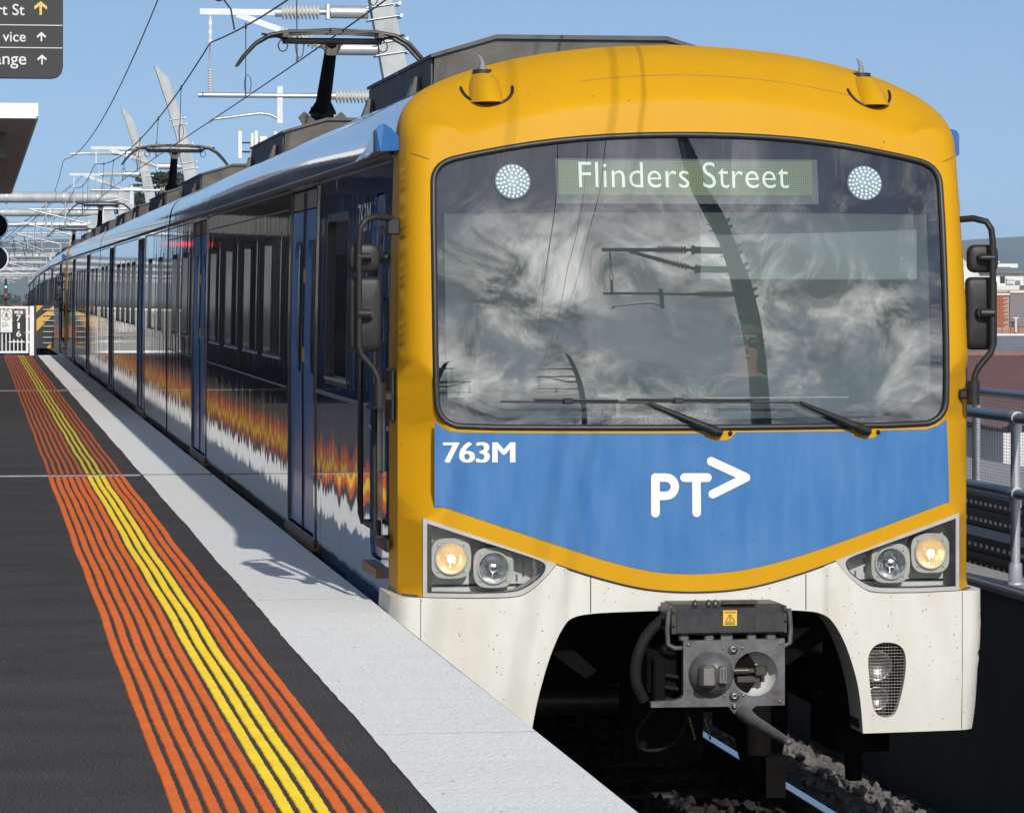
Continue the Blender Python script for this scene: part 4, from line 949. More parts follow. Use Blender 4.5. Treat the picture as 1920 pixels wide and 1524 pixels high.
mb = MB(); mb.box2((-.20, YC+.0, 1.03), (-.176, YC+.3, 1.165)); mb.box2((.379, YC+.0, 1.03), (.395, YC+.3, 1.165))
mb.tube([(-.05, YC+.05, 1.185), (.12, YC+.05, 1.185)], .006, 6); mb.box2((.07, YC+.03, 1.176), (.25, YC+.10, 1.190))
for x in (-.07, .0, .035): mb.lathe([(0, .016), (.02, .016), (.022, .008), (.03, 0)], (x, YC+.05, 1.17), (0, 0, 1), 10)
for x, z in ((-.19, 1.14), (-.19, 1.07), (.39, 1.14), (.39, 1.09)): mb.lathe([(0, .009), (.008, .008), (.01, 0)], (x, YC, z), (0, -1, 0), 8)
obj('box_fitting', mb, 'dark_metal', cb) if False else obj('box_fitting', mb, 'dark_metal', cp)
mb = MB()
for s, x in ((-1, -.205), (1, .405)):
    xx = x+.006*s
    mb.tube([(xx, YC+.02, 1.15), (xx+.008*s, YC+.02, 1.05), (xx+.006*s, YC+.02, .975), (xx-.03*s, YC+.02, .955), (xx-.07*s, YC+.03, .955)], .013, 6)
for x in (-.13, .0, .22, .32): mb.box((x, YC+.05, 1.005), (.05, .05, .035), bev=.008)
mb.box((.09, YC+.06, 1.01), (.06, .06, .05)); obj('box_bracket', mb, 'coupler_grey', cp)
# caution label
mb = MB(); yl = YC-.012; mb.box2((.062, yl-.002, 1.070), (.134, yl+.004, 1.147)); lb = obj('caution_label', mb, mat('label_yellow', (0.72, 0.42, 0.03), .5), cp)
mb = MB(); put_text(mb, 'CAUTION', .070, .127, 1.133, 1.142, lambda u, v: (u, yl-.004, v), bold=.02)
T3 = [(.098, 1.128), (.074, 1.089), (.122, 1.089), (.098, 1.128)]
for a, b in zip(T3, T3[1:]): mb.tube([(a[0], yl-.003, a[1]), (b[0], yl-.003, b[1])], .0016, 4)
bolt = [(.099, 1.120), (.095, 1.107), (.101, 1.106), (.097, 1.094)]
for a, b in zip(bolt, bolt[1:]): mb.tube([(a[0], yl-.003, a[1]), (b[0], yl-.003, b[1])], .0016, 4)
mb.box2((.072, yl-.004, 1.077), (.124, yl-.0025, 1.082)); obj('label_print', mb, 'rubber', cp)
# drawgear, hoses and chains behind the plate
mb = MB(); mb.tube([(.12, YC+.05, .82), (.12, 1.2, .80)], .13, 16); mb.box2((-.30, YC+.12, .70), (-.14, YC+.5, .93), bev=.02); mb.box2((-.28, YC+.06, .68), (-.22, YC+.14, .90), bev=.01)
mb.box2((-.25, .35, .30), (.10, .9, .66)); mb.tube([(.52, .9, .25), (.52, .9, .75)], .07, 12); mb.box2((.45, 1.2, .3), (.75, 1.8, .75)); mb.box2((-.9, .7, .95), (.9, 1.2, 1.1))
mb.box2((.55, .85, .02), (.66, 1.0, .24)); mb.box2((.95, .9, .25), (1.25, 1.5, .52)); mb.box2((1.05, 1.0, .08), (1.12, 1.1, .3)); mb.box2((-.95, .9, .25), (-1.25, 1.5, .52))
obj('drawgear', mb, 'black_metal', cp)
mb = MB()
for (r, pts) in ((.032, [(-.20, YC+.16, 1.10), (-.30, YC+.12, 1.02), (-.36, YC+.10, .90), (-.365, YC+.1, .78), (-.32, YC+.12, .68)]), (.018, [(-.15, YC+.2, .97), (-.22, YC+.15, .93), (-.24, YC+.13, .82), (-.2, YC+.15, .74)]), (.010, [(-.1, YC+.45, .66), (-.22, YC+.45, .58), (-.30, YC+.45, .46), (-.24, YC+.48, .38), (-.08, YC+.5, .42), (.0, YC+.5, .6)])):
    P = [Vector(p) for p in pts]; sp = []
    for i in range(len(P)-1):
        p0, p1, p2, p3 = P[max(i-1, 0)], P[i], P[i+1], P[min(i+2, len(P)-1)]
        for t in np.linspace(0, 1, 9)[:-1]:
            sp.append(0.5*((2*p1)+(-p0+p2)*t+(2*p0-5*p1+4*p2-p3)*t*t+(-p0+3*p1-3*p2+p3)*t**3))
    sp.append(P[-1]); rs = [r*(1.0 if i % 2 else .86) for i in range(len(sp))]; mb.tube(sp, rs, 8)
for x in (-.10, -.02):
    for k in range(8): mb.box((x+.006*k, YC+.12, .64-.022*k), (.010, .010, .018))
for z in (.70, .76, .82): mb.tube([(-.26, YC+.09, z), (-.15, YC+.09, z-.02)], .012, 6)
obj('air_hose', mb, mat('dirty_hose_rubber', (0.008, 0.008, 0.008), .7, spec=.15, col2=(.02, .018, .015), nscale=15), cp)
# nose cavity walls
mb = MB(); mb.box2((-.9, .32, 1.14), (.9, .75, 1.17)); mb.box2((-.93, .3, .5), (-.90, 1.0, 1.14)); mb.box2((.90, .3, .5), (.93, 1.0, 1.14))
for s in (-1, 1): mb.add([(s*.88, .34, 1.0), (s*.5, .5, .72), (s*.44, .5, .76), (s*.80, .34, 1.08)], [(0, 1, 2, 3)])
obj('nose_frame', mb, 'black_metal', car)

def split_islands(name):
    for o in [q for q in COL.objects if q.name.split('.')[0] == name and q.type == 'MESH']:
        b = bmesh.new(); b.from_mesh(o.data); seen = set(); groups = []
        for v in b.verts:
            if v in seen: continue
            st = [v]; g_ = []
            seen.add(v)
            while st:
                w = st.pop(); g_.append(w)
                for e in w.link_edges:
                    u = e.other_vert(w)
                    if u not in seen: seen.add(u); st.append(u)
            if any(w.link_faces for w in g_): groups.append(set(w.index for w in g_))
        b.free()
        # pieces that touch (within 4 mm) stay together
        P_ = [np.array([o.data.vertices[i].co[:] for i in g_]) for g_ in groups]; bb = [(p.min(0)-.002, p.max(0)+.002) for p in P_]
        par = list(range(len(groups)))
        def find(i):
            while par[i] != i: i = par[i]
            return i
        for i in range(len(groups)):
            for j in range(i):
                if (bb[i][0] <= bb[j][1]).all() and (bb[j][0] <= bb[i][1]).all(): par[find(i)] = find(j)
        cl = {}
        for i, g_ in enumerate(groups): cl.setdefault(find(i), set()).update(g_)
        if len(cl) < 2: continue
        me = o.data; first = True
        for g_ in cl.values():
            idx = sorted(g_); mp_ = {v: k for k, v in enumerate(idx)}
            n_ = bpy.data.meshes.new(name); fs = [p for p in me.polygons if p.vertices[0] in g_]
            n_.from_pydata([me.vertices[i].co[:] for i in idx], [], [[mp_[v] for v in p.vertices] for p in fs])
            n_.polygons.foreach_set('use_smooth', [p.use_smooth for p in fs]); n_.materials.append(me.materials[0])
            if first: o.data = n_; first = False
            else: c = bpy.data.objects.new(name, n_); COL.objects.link(c); c.parent = o.parent; c.location = o.location
for nm_ in ('coupler_bolt', 'box_bracket', 'mould_seam', 'panel_joint', 'grab_rail', 'mirror_clamp', 'horn_slot', 'box_fitting', 'latch_bar', 'vent_slot', 'side_rib', 'pod_lid'): split_islands(nm_)
# middle carriage
G_Y = 23.5
car2 = thing('train_carriage', 'second carriage of the train, grey with blue doors, behind the first car join', 'train carriage', (0, 23.5, 0), G_CAR)
o2 = 23.5
D2 = [(o2+5.6, o2+7.6), (o2+16.4, o2+18.4)]
W2 = [(o2+a, o2+b, 2.27, 3.16) for a, b in ((.9, 2.0), (2.7, 4.6), (8.4, 9.6), (10.2, 11.4), (12.0, 13.2), (13.9, 15.2), (19.2, 20.4), (21, 22.4))]
carside(car2, o2, o2+23.2, D2, W2)
for w in W2: window(car2, *w)
for d in D2: door(car2, *d, pad=False)
gutter(car2, o2, o2+23.2); roof(car2, o2, o2+23.2); rest(car2, o2, o2+23.2)
pod(car2, o2+3.1, o2+7.2); pod(car2, o2+11.6, o2+16.6); pod(car2, o2+20.6, o2+23)
bpy.context.view_layer.update()
car3 = copy_tree(car2, loc=(0, 47.0, 0)); car3['label'] = 'third carriage of the train, grey, its raised pantograph the second from the front'
pantograph(car3, 50.8)
car4 = copy_tree(car, loc=(0, 72.0, 0)); car4['label'] = 'distant carriage whose yellow cab edge and black mirrors show behind the striped board'
car4.rotation_euler = (-.004, 0, 0)
car5 = copy_tree(car2, loc=(0, 95.6, -.10)); car5['label'] = 'fifth carriage, far down the train just beyond the distant yellow cab'; car5.rotation_euler = (-.008, 0, .0)
car6 = copy_tree(car3, loc=(0, 119.1, -.3)); car6['label'] = 'last carriage of the train, farthest away where its roofline tapers to a point'; car6.rotation_euler = (-.014, 0, .0)

# ---------------------------------------------------------------- driver
def person():
    import bmesh as bmm
    root = thing('person', 'train driver in dark sunglasses and navy jacket seated behind the windscreen', 'person', (.43, .92, 1.71))
    V = [(0, 0, 0), (0, -.01, .25), (0, -.02, .54), (0, -.03, .61), (0, -.05, .68), (0, -.05, .77), (0, -.035, .86),
         (-.19, -.01, .53), (-.25, -.05, .25), (-.2, -.30, .22), (-.14, -.50, .33), (.19, -.01, .53), (.25, -.05, .25), (.2, -.30, .22), (.14, -.50, .33),
         (-.11, -.2, -.02), (-.12, -.45, -.02), (-.12, -.48, -.45), (.11, -.2, -.02), (.12, -.45, -.02), (.12, -.48, -.45)]
    E = [(0, 1), (1, 2), (2, 3), (3, 4), (4, 5), (5, 6), (2, 7), (7, 8), (8, 9), (9, 10), (2, 11), (11, 12), (12, 13), (13, 14), (0, 15), (15, 16), (16, 17), (0, 18), (18, 19), (19, 20)]
    Rr = [.16, .15, .12, .062, .082, .098, .085, .075, .055, .045, .04, .075, .055, .045, .04, .10, .08, .055, .10, .08, .055]
    me = bpy.data.meshes.new('body'); me.from_pydata(V, E, []); o = bpy.data.objects.new('body', me); COL.objects.link(o)
    md = o.modifiers.new('s', 'SKIN'); sv = me.skin_vertices[0].data
    for i, r in enumerate(Rr): sv[i].radius = (r, r*(.7 if i < 3 else 1.05 if i > 3 and i < 7 else 1))
    sv[0].use_root = True
    o.modifiers.new('u', 'SUBSURF').levels = 2
    dg = bpy.context.evaluated_depsgraph_get(); dg.update(); nm = bpy.data.meshes.new_from_object(o.evaluated_get(dg))
    o.modifiers.clear(); o.data = nm; o.parent = root
    nm.materials.clear(); nm.materials.append(M['cloth']); nm.materials.append(M['skin'])
    for p in nm.polygons:
        p.use_smooth = True; c = p.center
        if c.z > .585 or c.y < -.44: p.material_index = 1 if c.z > .1 else 0
    w = Vector(root.location)
    hm = MB(); hm.lathe([(-.02, .104), (.02, .104), (.05, .09), (.08, .055), (.095, .02), (.098, 0)], w+Vector((0, -.035, .83)), (0, .15, 1), 16); obj('hair', hm, 'bark', root)
    sg_ = MB()
    for s in (-1, 1): sg_.box(w+Vector((s*.038, -.158, .785)), (.066, .02, .042), bev=.008); sg_.box(w+Vector((s*.098, -.09, .79)), (.008, .12, .012)); sg_.lathe([(0, .022), (.012, .018), (.014, 0)], w+Vector((s*.100, -.04, .765)), (s, 0, 0), 8)
    obj('sunglasses', sg_, 'rubber', root)
    fc = MB(); fc.add([w+Vector(p) for p in ((-.014, -.148, .728), (.014, -.148, .728), (0, -.163, .732), (0, -.148, .772))], [(0, 1, 2), (0, 2, 3), (1, 3, 2)]); fc.box(w+Vector((0, -.138, .70)), (.045, .012, .007)); obj('face_feature', fc, 'skin', root)
person()

# ---------------------------------------------------------------- overhead line masts
G_MAST = 'leaning galvanised overhead line masts'
def insulator(mb, a, b, n, r):
    a = Vector(a); b = Vector(b); ax = b-a; L = ax.length
    prof = []
    for k in range(n):
        t = L*(k+.5)/n; w = L/n
        prof += [(t-.42*w, r*.42), (t-.08*w, r), (t+.02*w, r), (t+.30*w, r*.42)]
    mb.lathe([(0, r*.42)]+prof+[(L, r*.42)], a, ax, 14)
def ins_part(root, a, b, n, r):
    m_ = MB(); insulator(m_, a, b, n, r); obj('insulator', m_, 'insul', root)
def mast(y, label, level=0):
    root = thing('overhead_mast', label, 'overhead line mast', (3.4, y, -.4), G_MAST)
    mb = MB()
    Lp = [(3.22, -.4), (3.2, 2), (3.14, 3.8), (3.04, 5.0), (2.86, 6.26), (2.62, 7.58), (2.27, 8.78), (1.89, 9.93)]
    Rp = [(1.92, 9.93), (2.34, 9.50), (2.66, 8.6), (3.02, 7.41), (3.28, 6.26), (3.46, 5.0), (3.56, 3.8), (3.62, 2), (3.64, -.4)]
    mb.prism(Lp+Rp, lambda u, v, d: (u, d, v), y-.17, y+.17); mb.box2((3.1, y-.4, -.45), (3.8, y+.4, -.38))
    obj('mast_blade', mb, 'galv_pale', root, fixn=True)
    mb = MB()
    def band(x0, x1, z, t=.0):
        mb.tube([(x0-.03, y-.19, z-.04), (x1+.10, y-.19, z+.05)], .014, 5); mb.tube([(x0-.03, y+.19, z-.04), (x1+.10, y+.19, z+.05)], .014, 5); mb.box((x1+.07, y, z+.04), (.05, .42, .06))
    for x0, x1, z in ((2.92, 3.33, 5.8), (2.88, 3.30, 6.02), (2.76, 3.2, 6.6), (2.72, 3.17, 6.8), (2.64, 3.08, 7.18), (2.6, 3.05, 7.38), (2.45, 2.85, 8.0), (2.42, 2.8, 8.2)): band(x0, x1, z)
    obj('mast_clamp', mb, 'galv', root)
    mb = MB()
    # upper bracket
    mb.box((.5, y, 7.26), (1.25, .07, .10)); mb.tube([(1.1, y, 7.26), (1.2, y, 7.26)], .07, 10); ins_part(root, (1.2, y, 7.27), (1.83, y, 7.28), 10, .13)
    mb.tube([(1.83, y, 7.28), (1.98, y, 7.28)], .05, 8); mb.box((1.96, y, 7.28), (.05, .2, .24)); mb.tube([(2.0, y, 7.28), (2.62, y, 7.28)], .105, 14)
    mb.box(Vector((.83, y, 7.10)), (.75, .06, .10), R=Matrix.Rotation(math.radians(19), 3, 'Y'))
    ins_part(root, (1.18, y, 6.97), (1.84, y, 6.74), 10, .11)
    mb.tube([(1.84, y, 6.74), (1.98, y, 6.68)], .05, 8); mb.box((2.0, y, 6.68), (.05, .2, .22)); mb.tube([(2.03, y, 6.68), (2.78, y, 6.68)], .105, 14)
    obj('bracket_arm', mb, 'galv', root); mb = MB()
    # lower tube, drop bracket and registration arm
    mb.tube([(-.15, y, 5.91), (1.95, y, 5.91)], .042, 10); mb.tube([(1.95, y, 5.91), (2.08, y, 5.91)], .06, 10); ins_part(root, (2.08, y, 5.91), (2.68, y, 5.91), 10, .12); mb.tube([(2.68, y, 5.91), (2.9, y, 5.91)], .08, 10)
    mb.box((1.18, y, 5.76), (.09, .05, .60)); mb.tube([(1.18, y, 5.52), (1.02, y, 5.60), (.85, y, 5.62), (.12, y, 5.52), (.06, y, 5.50), (.05, y, 5.44)], .022, 6)
    obj('registration_arm', mb, 'galv', root); mb = MB()
    # suspension
    for k in range(6): mb.box((.05, y, 7.16-.075*k), (.05 if k % 2 else .025, .02, .07))
    mb.tube([(.05, y, 7.2), (.05, y, 6.74)], .012, 5); mb.tube([(.05, y, 6.74), (.01, y, 6.33)], .008, 4); mb.tube([(.05, y, 6.74), (.09, y, 6.33)], .008, 4); ins_part(root, (.05, y, 6.33), (.05, y, 5.95), 9, .045)
    obj('suspension_chain', mb, 'galv', root)
    # feeder arm
    if level:
        mb = MB()
        mb.tube([(-.1, y, 8.07), (.66, y, 8.10)], .045, 8); ins_part(root, (.66, y, 8.10), (1.55, y, 8.12), 12, .10); mb.tube([(1.55, y, 8.12), (2.55, y, 8.12)], .10, 12); mb.tube([(.1, y, 8.07), (.1, y, 7.85)], .02, 5); obj('feeder_arm', mb, 'galv', root)
    return root
mast(40, 'nearest leaning mast with bracket arms, top cut off by the photo above the front pantograph', 0)
mast(97, 'tall leaning mast with pointed tip and feeder arm, right of the two pointed masts')
mast(124, 'leaning mast with pointed tip farther back, left of the taller pointed mast', 1)
bpy.context.view_layer.update()
m16 = mast(-14, 'leaning mast standing before the train, mirrored large in the middle of the windscreen')
m16.location.x += .95
mast(-62, 'leaning mast far behind the viewer, mirrored small in the windscreen', 1)
for k, (x_, y_) in enumerate(((-9.5, -34), (-9.5, -52), (-9.5, -70))):
    o_ = mast(y_, 'neighbouring leaning mast, %s of three mirrored low at the left of the windscreen' % ('first', 'second', 'third')[k])
    o_.scale = (-1, 1, 1); o_.location.x = x_
# wires
MY = [-150, -106, -62, -14, 40, 97, 124, 180, 235, 300]
def mz(y):
    for a, b in zip(MY, MY[1:]):
        if a <= y <= b:
            t = (y-a)/(b-a); s = 0.6*(b-a)/57 if b-a < 70 else .75
            return 6.76-4*s*t*(1-t)
    return 6.76
ys = [-150+i*2.0 for i in range(226)]
stag = lambda y: .10*math.sin(y*.055+.6)
tag(obj('contact_wire', MB().tube([(stag(y), y, 5.475) for y in ys], [.0045 if y < 2 else .009 for y in ys], 5), 'wire'), 'lowest overhead wire running straight through the pantograph heads', 'overhead wire')
tag(obj('messenger_wire', MB().tube([(stag(y)*.6+.03, y, mz(y)) for y in ys], [.006 if y < 2 else .013 for y in ys], 5), 'wire'), 'sagging overhead wire that carries the droppers above the contact wire', 'overhead wire')
fy = [-46+i*3 for i in range(68)]
def fz(y):
    for a, b, za, zb in ((-46, 40, 7.6, 8.6), (40, 124, 8.6, 7.85), (124, 180, 7.85, 7.6)):
        if a <= y <= b: t = (y-a)/(b-a); return za+(zb-za)*t-4*.9*t*(1-t)
    return 7.6
tag(obj('feeder_wire', MB().tube([(-.35+.004*y*0, y, fz(y)) for y in fy], [.006 if y < 2 else .014 for y in fy], 5), 'wire'), 'uppermost overhead wire rising steeply at the top of the sky', 'overhead wire')
cw = MB(); base_ = Vector((-.35, 37, 7.55))
pp = [Vector((-.08+.10*math.sin(t*3.1), 36+t*.55, 7.12+.17*t+.12*math.cos(t*3.1))) for t in np.linspace(0, 4.2, 40)]
cw.tube([(0.05, 34.5, 6.58), (.02, 34.8, 6.9)]+pp, .014, 5)
tag(obj('jumper_cable', cw, 'wire'), 'coiled jumper cable hanging above the bracket of the nearest mast', 'cable')
dp = None
for k, y in enumerate([16.5, 24.5, 32.5, 48, 56, 64, 72, 80, 88, 105, 112, 132, 140, 150, 160, 172]):
    mb = MB(); z1 = mz(y); mb.tube([(stag(y), y, 5.48), (stag(y)*.6+.03, y, z1)], .007, 4)
    mb.tube([(stag(y)+.05*math.cos(t)+.03, y, 5.66+.14*math.sin(t)) for t in np.linspace(0, 2*PI, 9)], .006, 4); mb.box((stag(y)*.6+.03, y, z1), (.03, .06, .08)); mb.box((stag(y), y, 5.50), (.025, .05, .07))
    tag(obj('wire_dropper', mb, 'wire'), ['dropper right above the front pantograph, nearest the cab', 'dropper just left of the front pantograph horn', 'dropper beside the hanging insulator string of the nearest mast', 'first dropper beyond the nearest mast'][k] if k < 4 else 'thin vertical dropper far down the overhead line', 'wire dropper', 'droppers between the overhead wires')
# portals far down the line
G_P = 'white portal beams spanning the line in the distance'
for i, (y, zb, r, xe, lab) in enumerate(((132, 6.55, .23, 2.0, 'nearest white tubular beam across the line, flanged at its left'), (160, 6.50, .19, 2.2, 'second white beam across the line, in shade below the nearest'), (188, 6.40, .13, 2.4, 'third and thinner white beam across the line'),
        (290, 5.5, .42, 2.2, 'broad white beam in line with the lower round mirror'), (330, 5.2, .38, 3.0, 'white beam low behind the fourth one'), (380, 4.8, .40, 3.5, 'distant white beam above the tangle of gantries'), (440, 4.6, .36, 4, 'distant white beam amid the tangle of gantries'), (520, 4.6, .4, 5, 'farthest white beam just above the distant trees'))):
    root = thing('portal_gantry', lab, 'portal gantry', (xe, y, -.4), G_P)
    mb = MB(); mb.tube([(-26, y, zb), (xe+.6, y, zb)], r*.5 if i > 2 else r, 12)
    obj('beam', mb, 'galv_pale' if i != 2 else 'galv', root)
    mb = MB(); mb.box2((xe+.1, y-.25, -1.0), (xe+.75, y+.25, zb+.3)); mb.box2((-26, y-.25, -1), (-25.4, y+.25, zb+.3)); obj('column', mb, 'galv_pale', root)
    mb = MB()
    for x in (-2.55, -.2, 1.2): mb.tube([(x, y, zb), (x+.05, y, zb)], r*1.25 if i < 3 else r*.7, 12)
    for x in (-.9, -.1): mb.tube([(x, y-.1, zb-.2), (x, y-.1, 5.1)], .04, 6)
    mb.tube([(-1.6, y-.1, zb-.5), (1.9, y-.1, zb-.5)], .04, 6); mb.tube([(-1.6, y-.1, zb-.5), (.9, y-.1, zb-1.1)], .035, 6)
    obj('drop_bracket', mb, 'galv', root)
# lighter steelwork: wires crossing and far gantry brackets
G_F = 'light cantilever frames of the distant track'
for i in range(9):
    y = 205+i*30; x0 = -2.5+1.1*math.sin(i*2.1)+.0; z = 6.0-.07*i
    mb = MB(); mb.tube([(x0, y, z), (x0+3.2, y, z+.1*math.sin(i))], .05, 6); mb.tube([(x0+.4, y, z), (x0+2.8, y, z-.9)], .045, 6); mb.tube([(2.7, y, z+.4), (2.7, y, -.6)], .09, 6); mb.tube([(x0+3, y, z), (2.7, y, z)], .05, 6)
    for q in range(4): xx = x0+.2+q*.7; mb.tube([(xx, y, z), (xx+.25*math.sin(q+i), y+2, z-.9)], .03, 4)
    tag(obj('cantilever_frame', mb, 'galv_pale'), 'light steel cantilever frame amid the tangle of distant gantries' if i > 1 else ['nearest light cantilever frame, just beyond the third white beam', 'second light cantilever frame amid the distant gantries'][i], 'cantilever frame', G_F)
for i in range(9):
    z = 6.0+.22*math.sin(i*1.7); x1 = -1.8-.25*i
    mb = MB(); mb.tube([(.5-.35*i, 124+9*i, 7.3-.22*i), (x1*.7+.4*math.sin(i*3), 160+9*i, 5.9+.35*math.sin(i*2.3)), (x1, 215+10*i, 6.0-.12*i)], .013, 4); tag(obj('tail_wire', mb, 'wire'), 'slack wire of the distant overhead tangle', 'overhead wire', 'slack wires of the distant overhead line')

# ---------------------------------------------------------------- platform furniture
gt = thing('platform_gate', 'white barred steel gate closing the far end of the platform', 'gate', (-3.5, 72.2, PZ))
GX0, GX1, GZ0, GZ1 = -4.3, -2.30, PZ+.05, PZ+1.22
y = 72.2
mb = MB(); mb.box2((GX0, y-.03, GZ1-.055), (GX1-.14, y+.03, GZ1)); mb.box2((GX0, y-.03, GZ0), (GX1-.14, y+.03, GZ0+.055)); mb.box2((GX1-.20, y-.032, GZ0), (GX1-.14, y+.032, GZ1+.001)); mb.box2((-2.93, y-.02, GZ0+.27), (-2.53, y+.02, GZ0+.30)); obj('gate_frame', mb, 'white_paint', gt)
mb = MB(); mb.box2((GX1-.11, y-.06, PZ-.02), (GX1, y+.06, GZ1+.01), bev=.005)
for z in (.3, .55, .95): mb.box2((GX1-.14, y-.03, PZ+z), (GX1-.11, y+.03, PZ+z+.05))
obj('gate_post', mb, 'white_paint', gt)
pk = None
for k in range(17):
    x = -4.06+k*.097
    if x > GX1-.22: break
    if pk is None: x_0 = x; pk = obj('bar', MB().box2((x-.013, y-.013, GZ0+.05), (x+.013, y+.013, GZ1-.05)), 'white_paint', gt)
    else: c = pk.copy(); COL.objects.link(c); c.parent = gt; c.location = (x-x_0, 0, 0)
sgn = thing('no_exit_sign', 'small white no exit notice with crossed walker circle on the gate', 'sign', (-3.0, 72.14, 1.8))
mb = MB(); mb.box2((-3.13, 72.13, 1.67), (-2.84, 72.15, 2.23)); obj('sign_plate', mb, 'white_paint', sgn)
mb = MB(); cxx, czz = -2.98, 2.09; yq = 72.125
mb.tube([(cxx+.118*math.cos(t), yq, czz+.118*math.sin(t)) for t in np.linspace(0, 2*PI, 25)], .006, 5); mb.tube([(cxx-.083, yq, czz+.083), (cxx+.083, yq, czz-.083)], .005, 5)
mb.lathe([(0, .014), (.004, .013), (.005, 0)], (cxx+.008, yq, czz+.068), (0, -1, 0), 10)
for P in ([(.004, .05), (-.004, -.005), (.03, -.04), (.035, -.08)], [(-.004, -.005), (-.03, -.045), (-.055, -.075)], [(.004, .045), (.03, .015), (.055, .01)], [(.004, .045), (-.025, .025), (-.035, -.01)]): mb.tube([(cxx+a, yq, czz+b) for a, b in P], .008, 5)
put_text(mb, 'No Exit', -3.10, -2.955, 1.892, 1.925, lambda u, v: (u, yq, v), bold=.01)
for k, (w_) in enumerate((.16, .19, .10)): mb.box2((-3.10, yq, 1.86-.032*k), (-3.10+w_, yq+.002, 1.868-.032*k))
mb.box2((-3.10, yq, 1.70), (-2.88, yq+.002, 1.705)); obj('sign_print', mb, 'sign_black', sgn)
mo = thing('location_board', 'black board with white letters MOR and numerals 716 on the gate', 'sign', (-2.67, 72.13, 1.6))
mb = MB(); mb.box2((-2.81, 72.13, 1.535), (-2.535, 72.15, 2.245)); obj('board_plate', mb, 'sign_black', mo)
mb = MB(); put_bold(mb, 'MOR', -2.785, -2.56, 2.13, 2.215, lambda u, v: (u, 72.125, v), .006)
for ch, z in (('7', 1.95), ('1', 1.76), ('6', 1.56)):
    w_ = .12 if ch != '1' else .055; put_text(mb, ch, -2.68-w_/2, -2.68+w_/2, z, z+.155, lambda u, v: (u, 72.125, v), bold=.015)
obj('board_print', mb, 'white_paint', mo)
hz = thing('hazard_board', 'yellow and black diagonal striped board beside the gate', 'hazard board', (-2.0, 72.4, PZ))
hx0, hx1, hz0, hz1 = -2.235, -1.80, PZ+.17, PZ+1.24
mb = MB(); mb.box2((hx0, 72.42, hz0), (hx1, 72.45, hz1)); mb.box2((hx0-.05, 72.40, PZ-.05), (hx0-.003, 72.46, hz1+.02)); obj('board', mb, 'hazard_black', hz)
mb = MB()
wd = hx1-hx0
for c0 in (1.02, .42, -.19):      # stripes rising to the right at 45 degrees
    poly = []
    lo, hi = c0-.0, c0+.30
    if c0 > 1: poly = [(0, hz1-hz0), (0, .90), (.17, hz1-hz0)]
    else: poly = [(0, lo), (wd, lo+wd), (wd, min(hi+wd, hz1-hz0)), (0, hi)]
    if c0 < 0: poly = [(.25, 0), (wd, 0), (wd, .22)]
    mb.add([(hx0+a, 72.415, hz0+b) for a, b in poly], [tuple(range(len(poly)))])
poly = [(0, .12), (wd, .12+wd), (wd, .36+wd), (0, .34)]; 
obj('yellow_stripe', mb, 'hazard_yellow', hz)
mb = MB()
for k in range(7): mb.box2((hx1-.27, 72.36, hz0+.12+k*.14), (hx1+.02, 72.38, hz0+.14+k*.14))
obj('rung', mb, 'galv', hz)
# hanging way-finding sign
ws_ = thing('hanging_sign', 'charcoal wayfinding sign with white words and up arrows, top left', 'sign', (-3.6, 6.9, 4.21))
SY = 6.9; X1 = -3.09; ZB = 4.235
px = 1/268.0
q = rrect(-5.2, X1, ZB, ZB+1.3, .075)
mb = MB(); mb.prism(q, lambda u, v, d: (u, d, v), SY, SY+.12); obj('sign_box', mb, 'sign_black', ws_, fixn=True)
def zpx(p): return ZB+(147-p)*px
def xpx(p): return X1-(115-p)*px
mb = MB(); pr = lambda u, v: (u, SY-.004, v)
for p in (49, 91): mb.box2((-5.2, SY-.006, zpx(p)-.003), (X1-.005, SY-.002, zpx(p)+.003))
for s, xr, zb, hh, full in (('rt St', 44, 31, 21, 0), ('vice', 46, 80, 18, 0), ('ange', 47, 130, 23, 0)):
    v, f = text2d(s, .006); A = np.array(v); lo = A.min(0); hi = A.max(0); cap = {'rt St': hi[1]-lo[1], 'vice': hi[1]-lo[1], 'ange': hi[1]-lo[1]}[s]; k = hh*px/cap
    if s == 'ange': pass
    mb.add([(xpx(xr)+(a-hi[0])*k, SY-.004, zpx(zb)+(b-lo[1])*k) for a, b in v], f)
def arrow(mbx, cx, top, bot, w, t):
    mbx.box2((xpx(cx)-t/2, SY-.0062, zpx(bot)), (xpx(cx)+t/2, SY-.0042, zpx(top)))
    for s in (-1, 1): mbx.add([Vector((xpx(cx)+a*s, SY-.005-.0006*(s+2), zpx(top)+b)) for a, b in ((0, .006), (0, -t*1.3), (w, -w-t*.6), (w+t*.1, -w+t*.75))], [(0, 1, 2, 3)])
arrow(mb, 75, 63, 79, .030, .011); arrow(mb, 76, 105, 122, .030, .011); obj('sign_print', mb, 'sign_white', ws_)
mb = MB(); arrow(mb, 73.5, 6, 30, .043, .017); obj('sign_arrow', mb, 'sign_arrow', ws_)
mb = MB(); mb.tube([(-4.9, SY+.06, ZB+1.3), (-4.9, SY+.06, 6.3)], .03, 8); mb.tube([(-3.6, SY+.06, ZB+1.3), (-3.6, SY+.06, 6.3)], .03, 8); mb.box2((-6.3, SY, 6.3), (-3.3, SY+.12, 6.5)); mb.box2((-6.3, SY-.03, PZ), (-6.1, SY+.15, 6.5)); obj('sign_bracket', mb, 'galv', ws_)
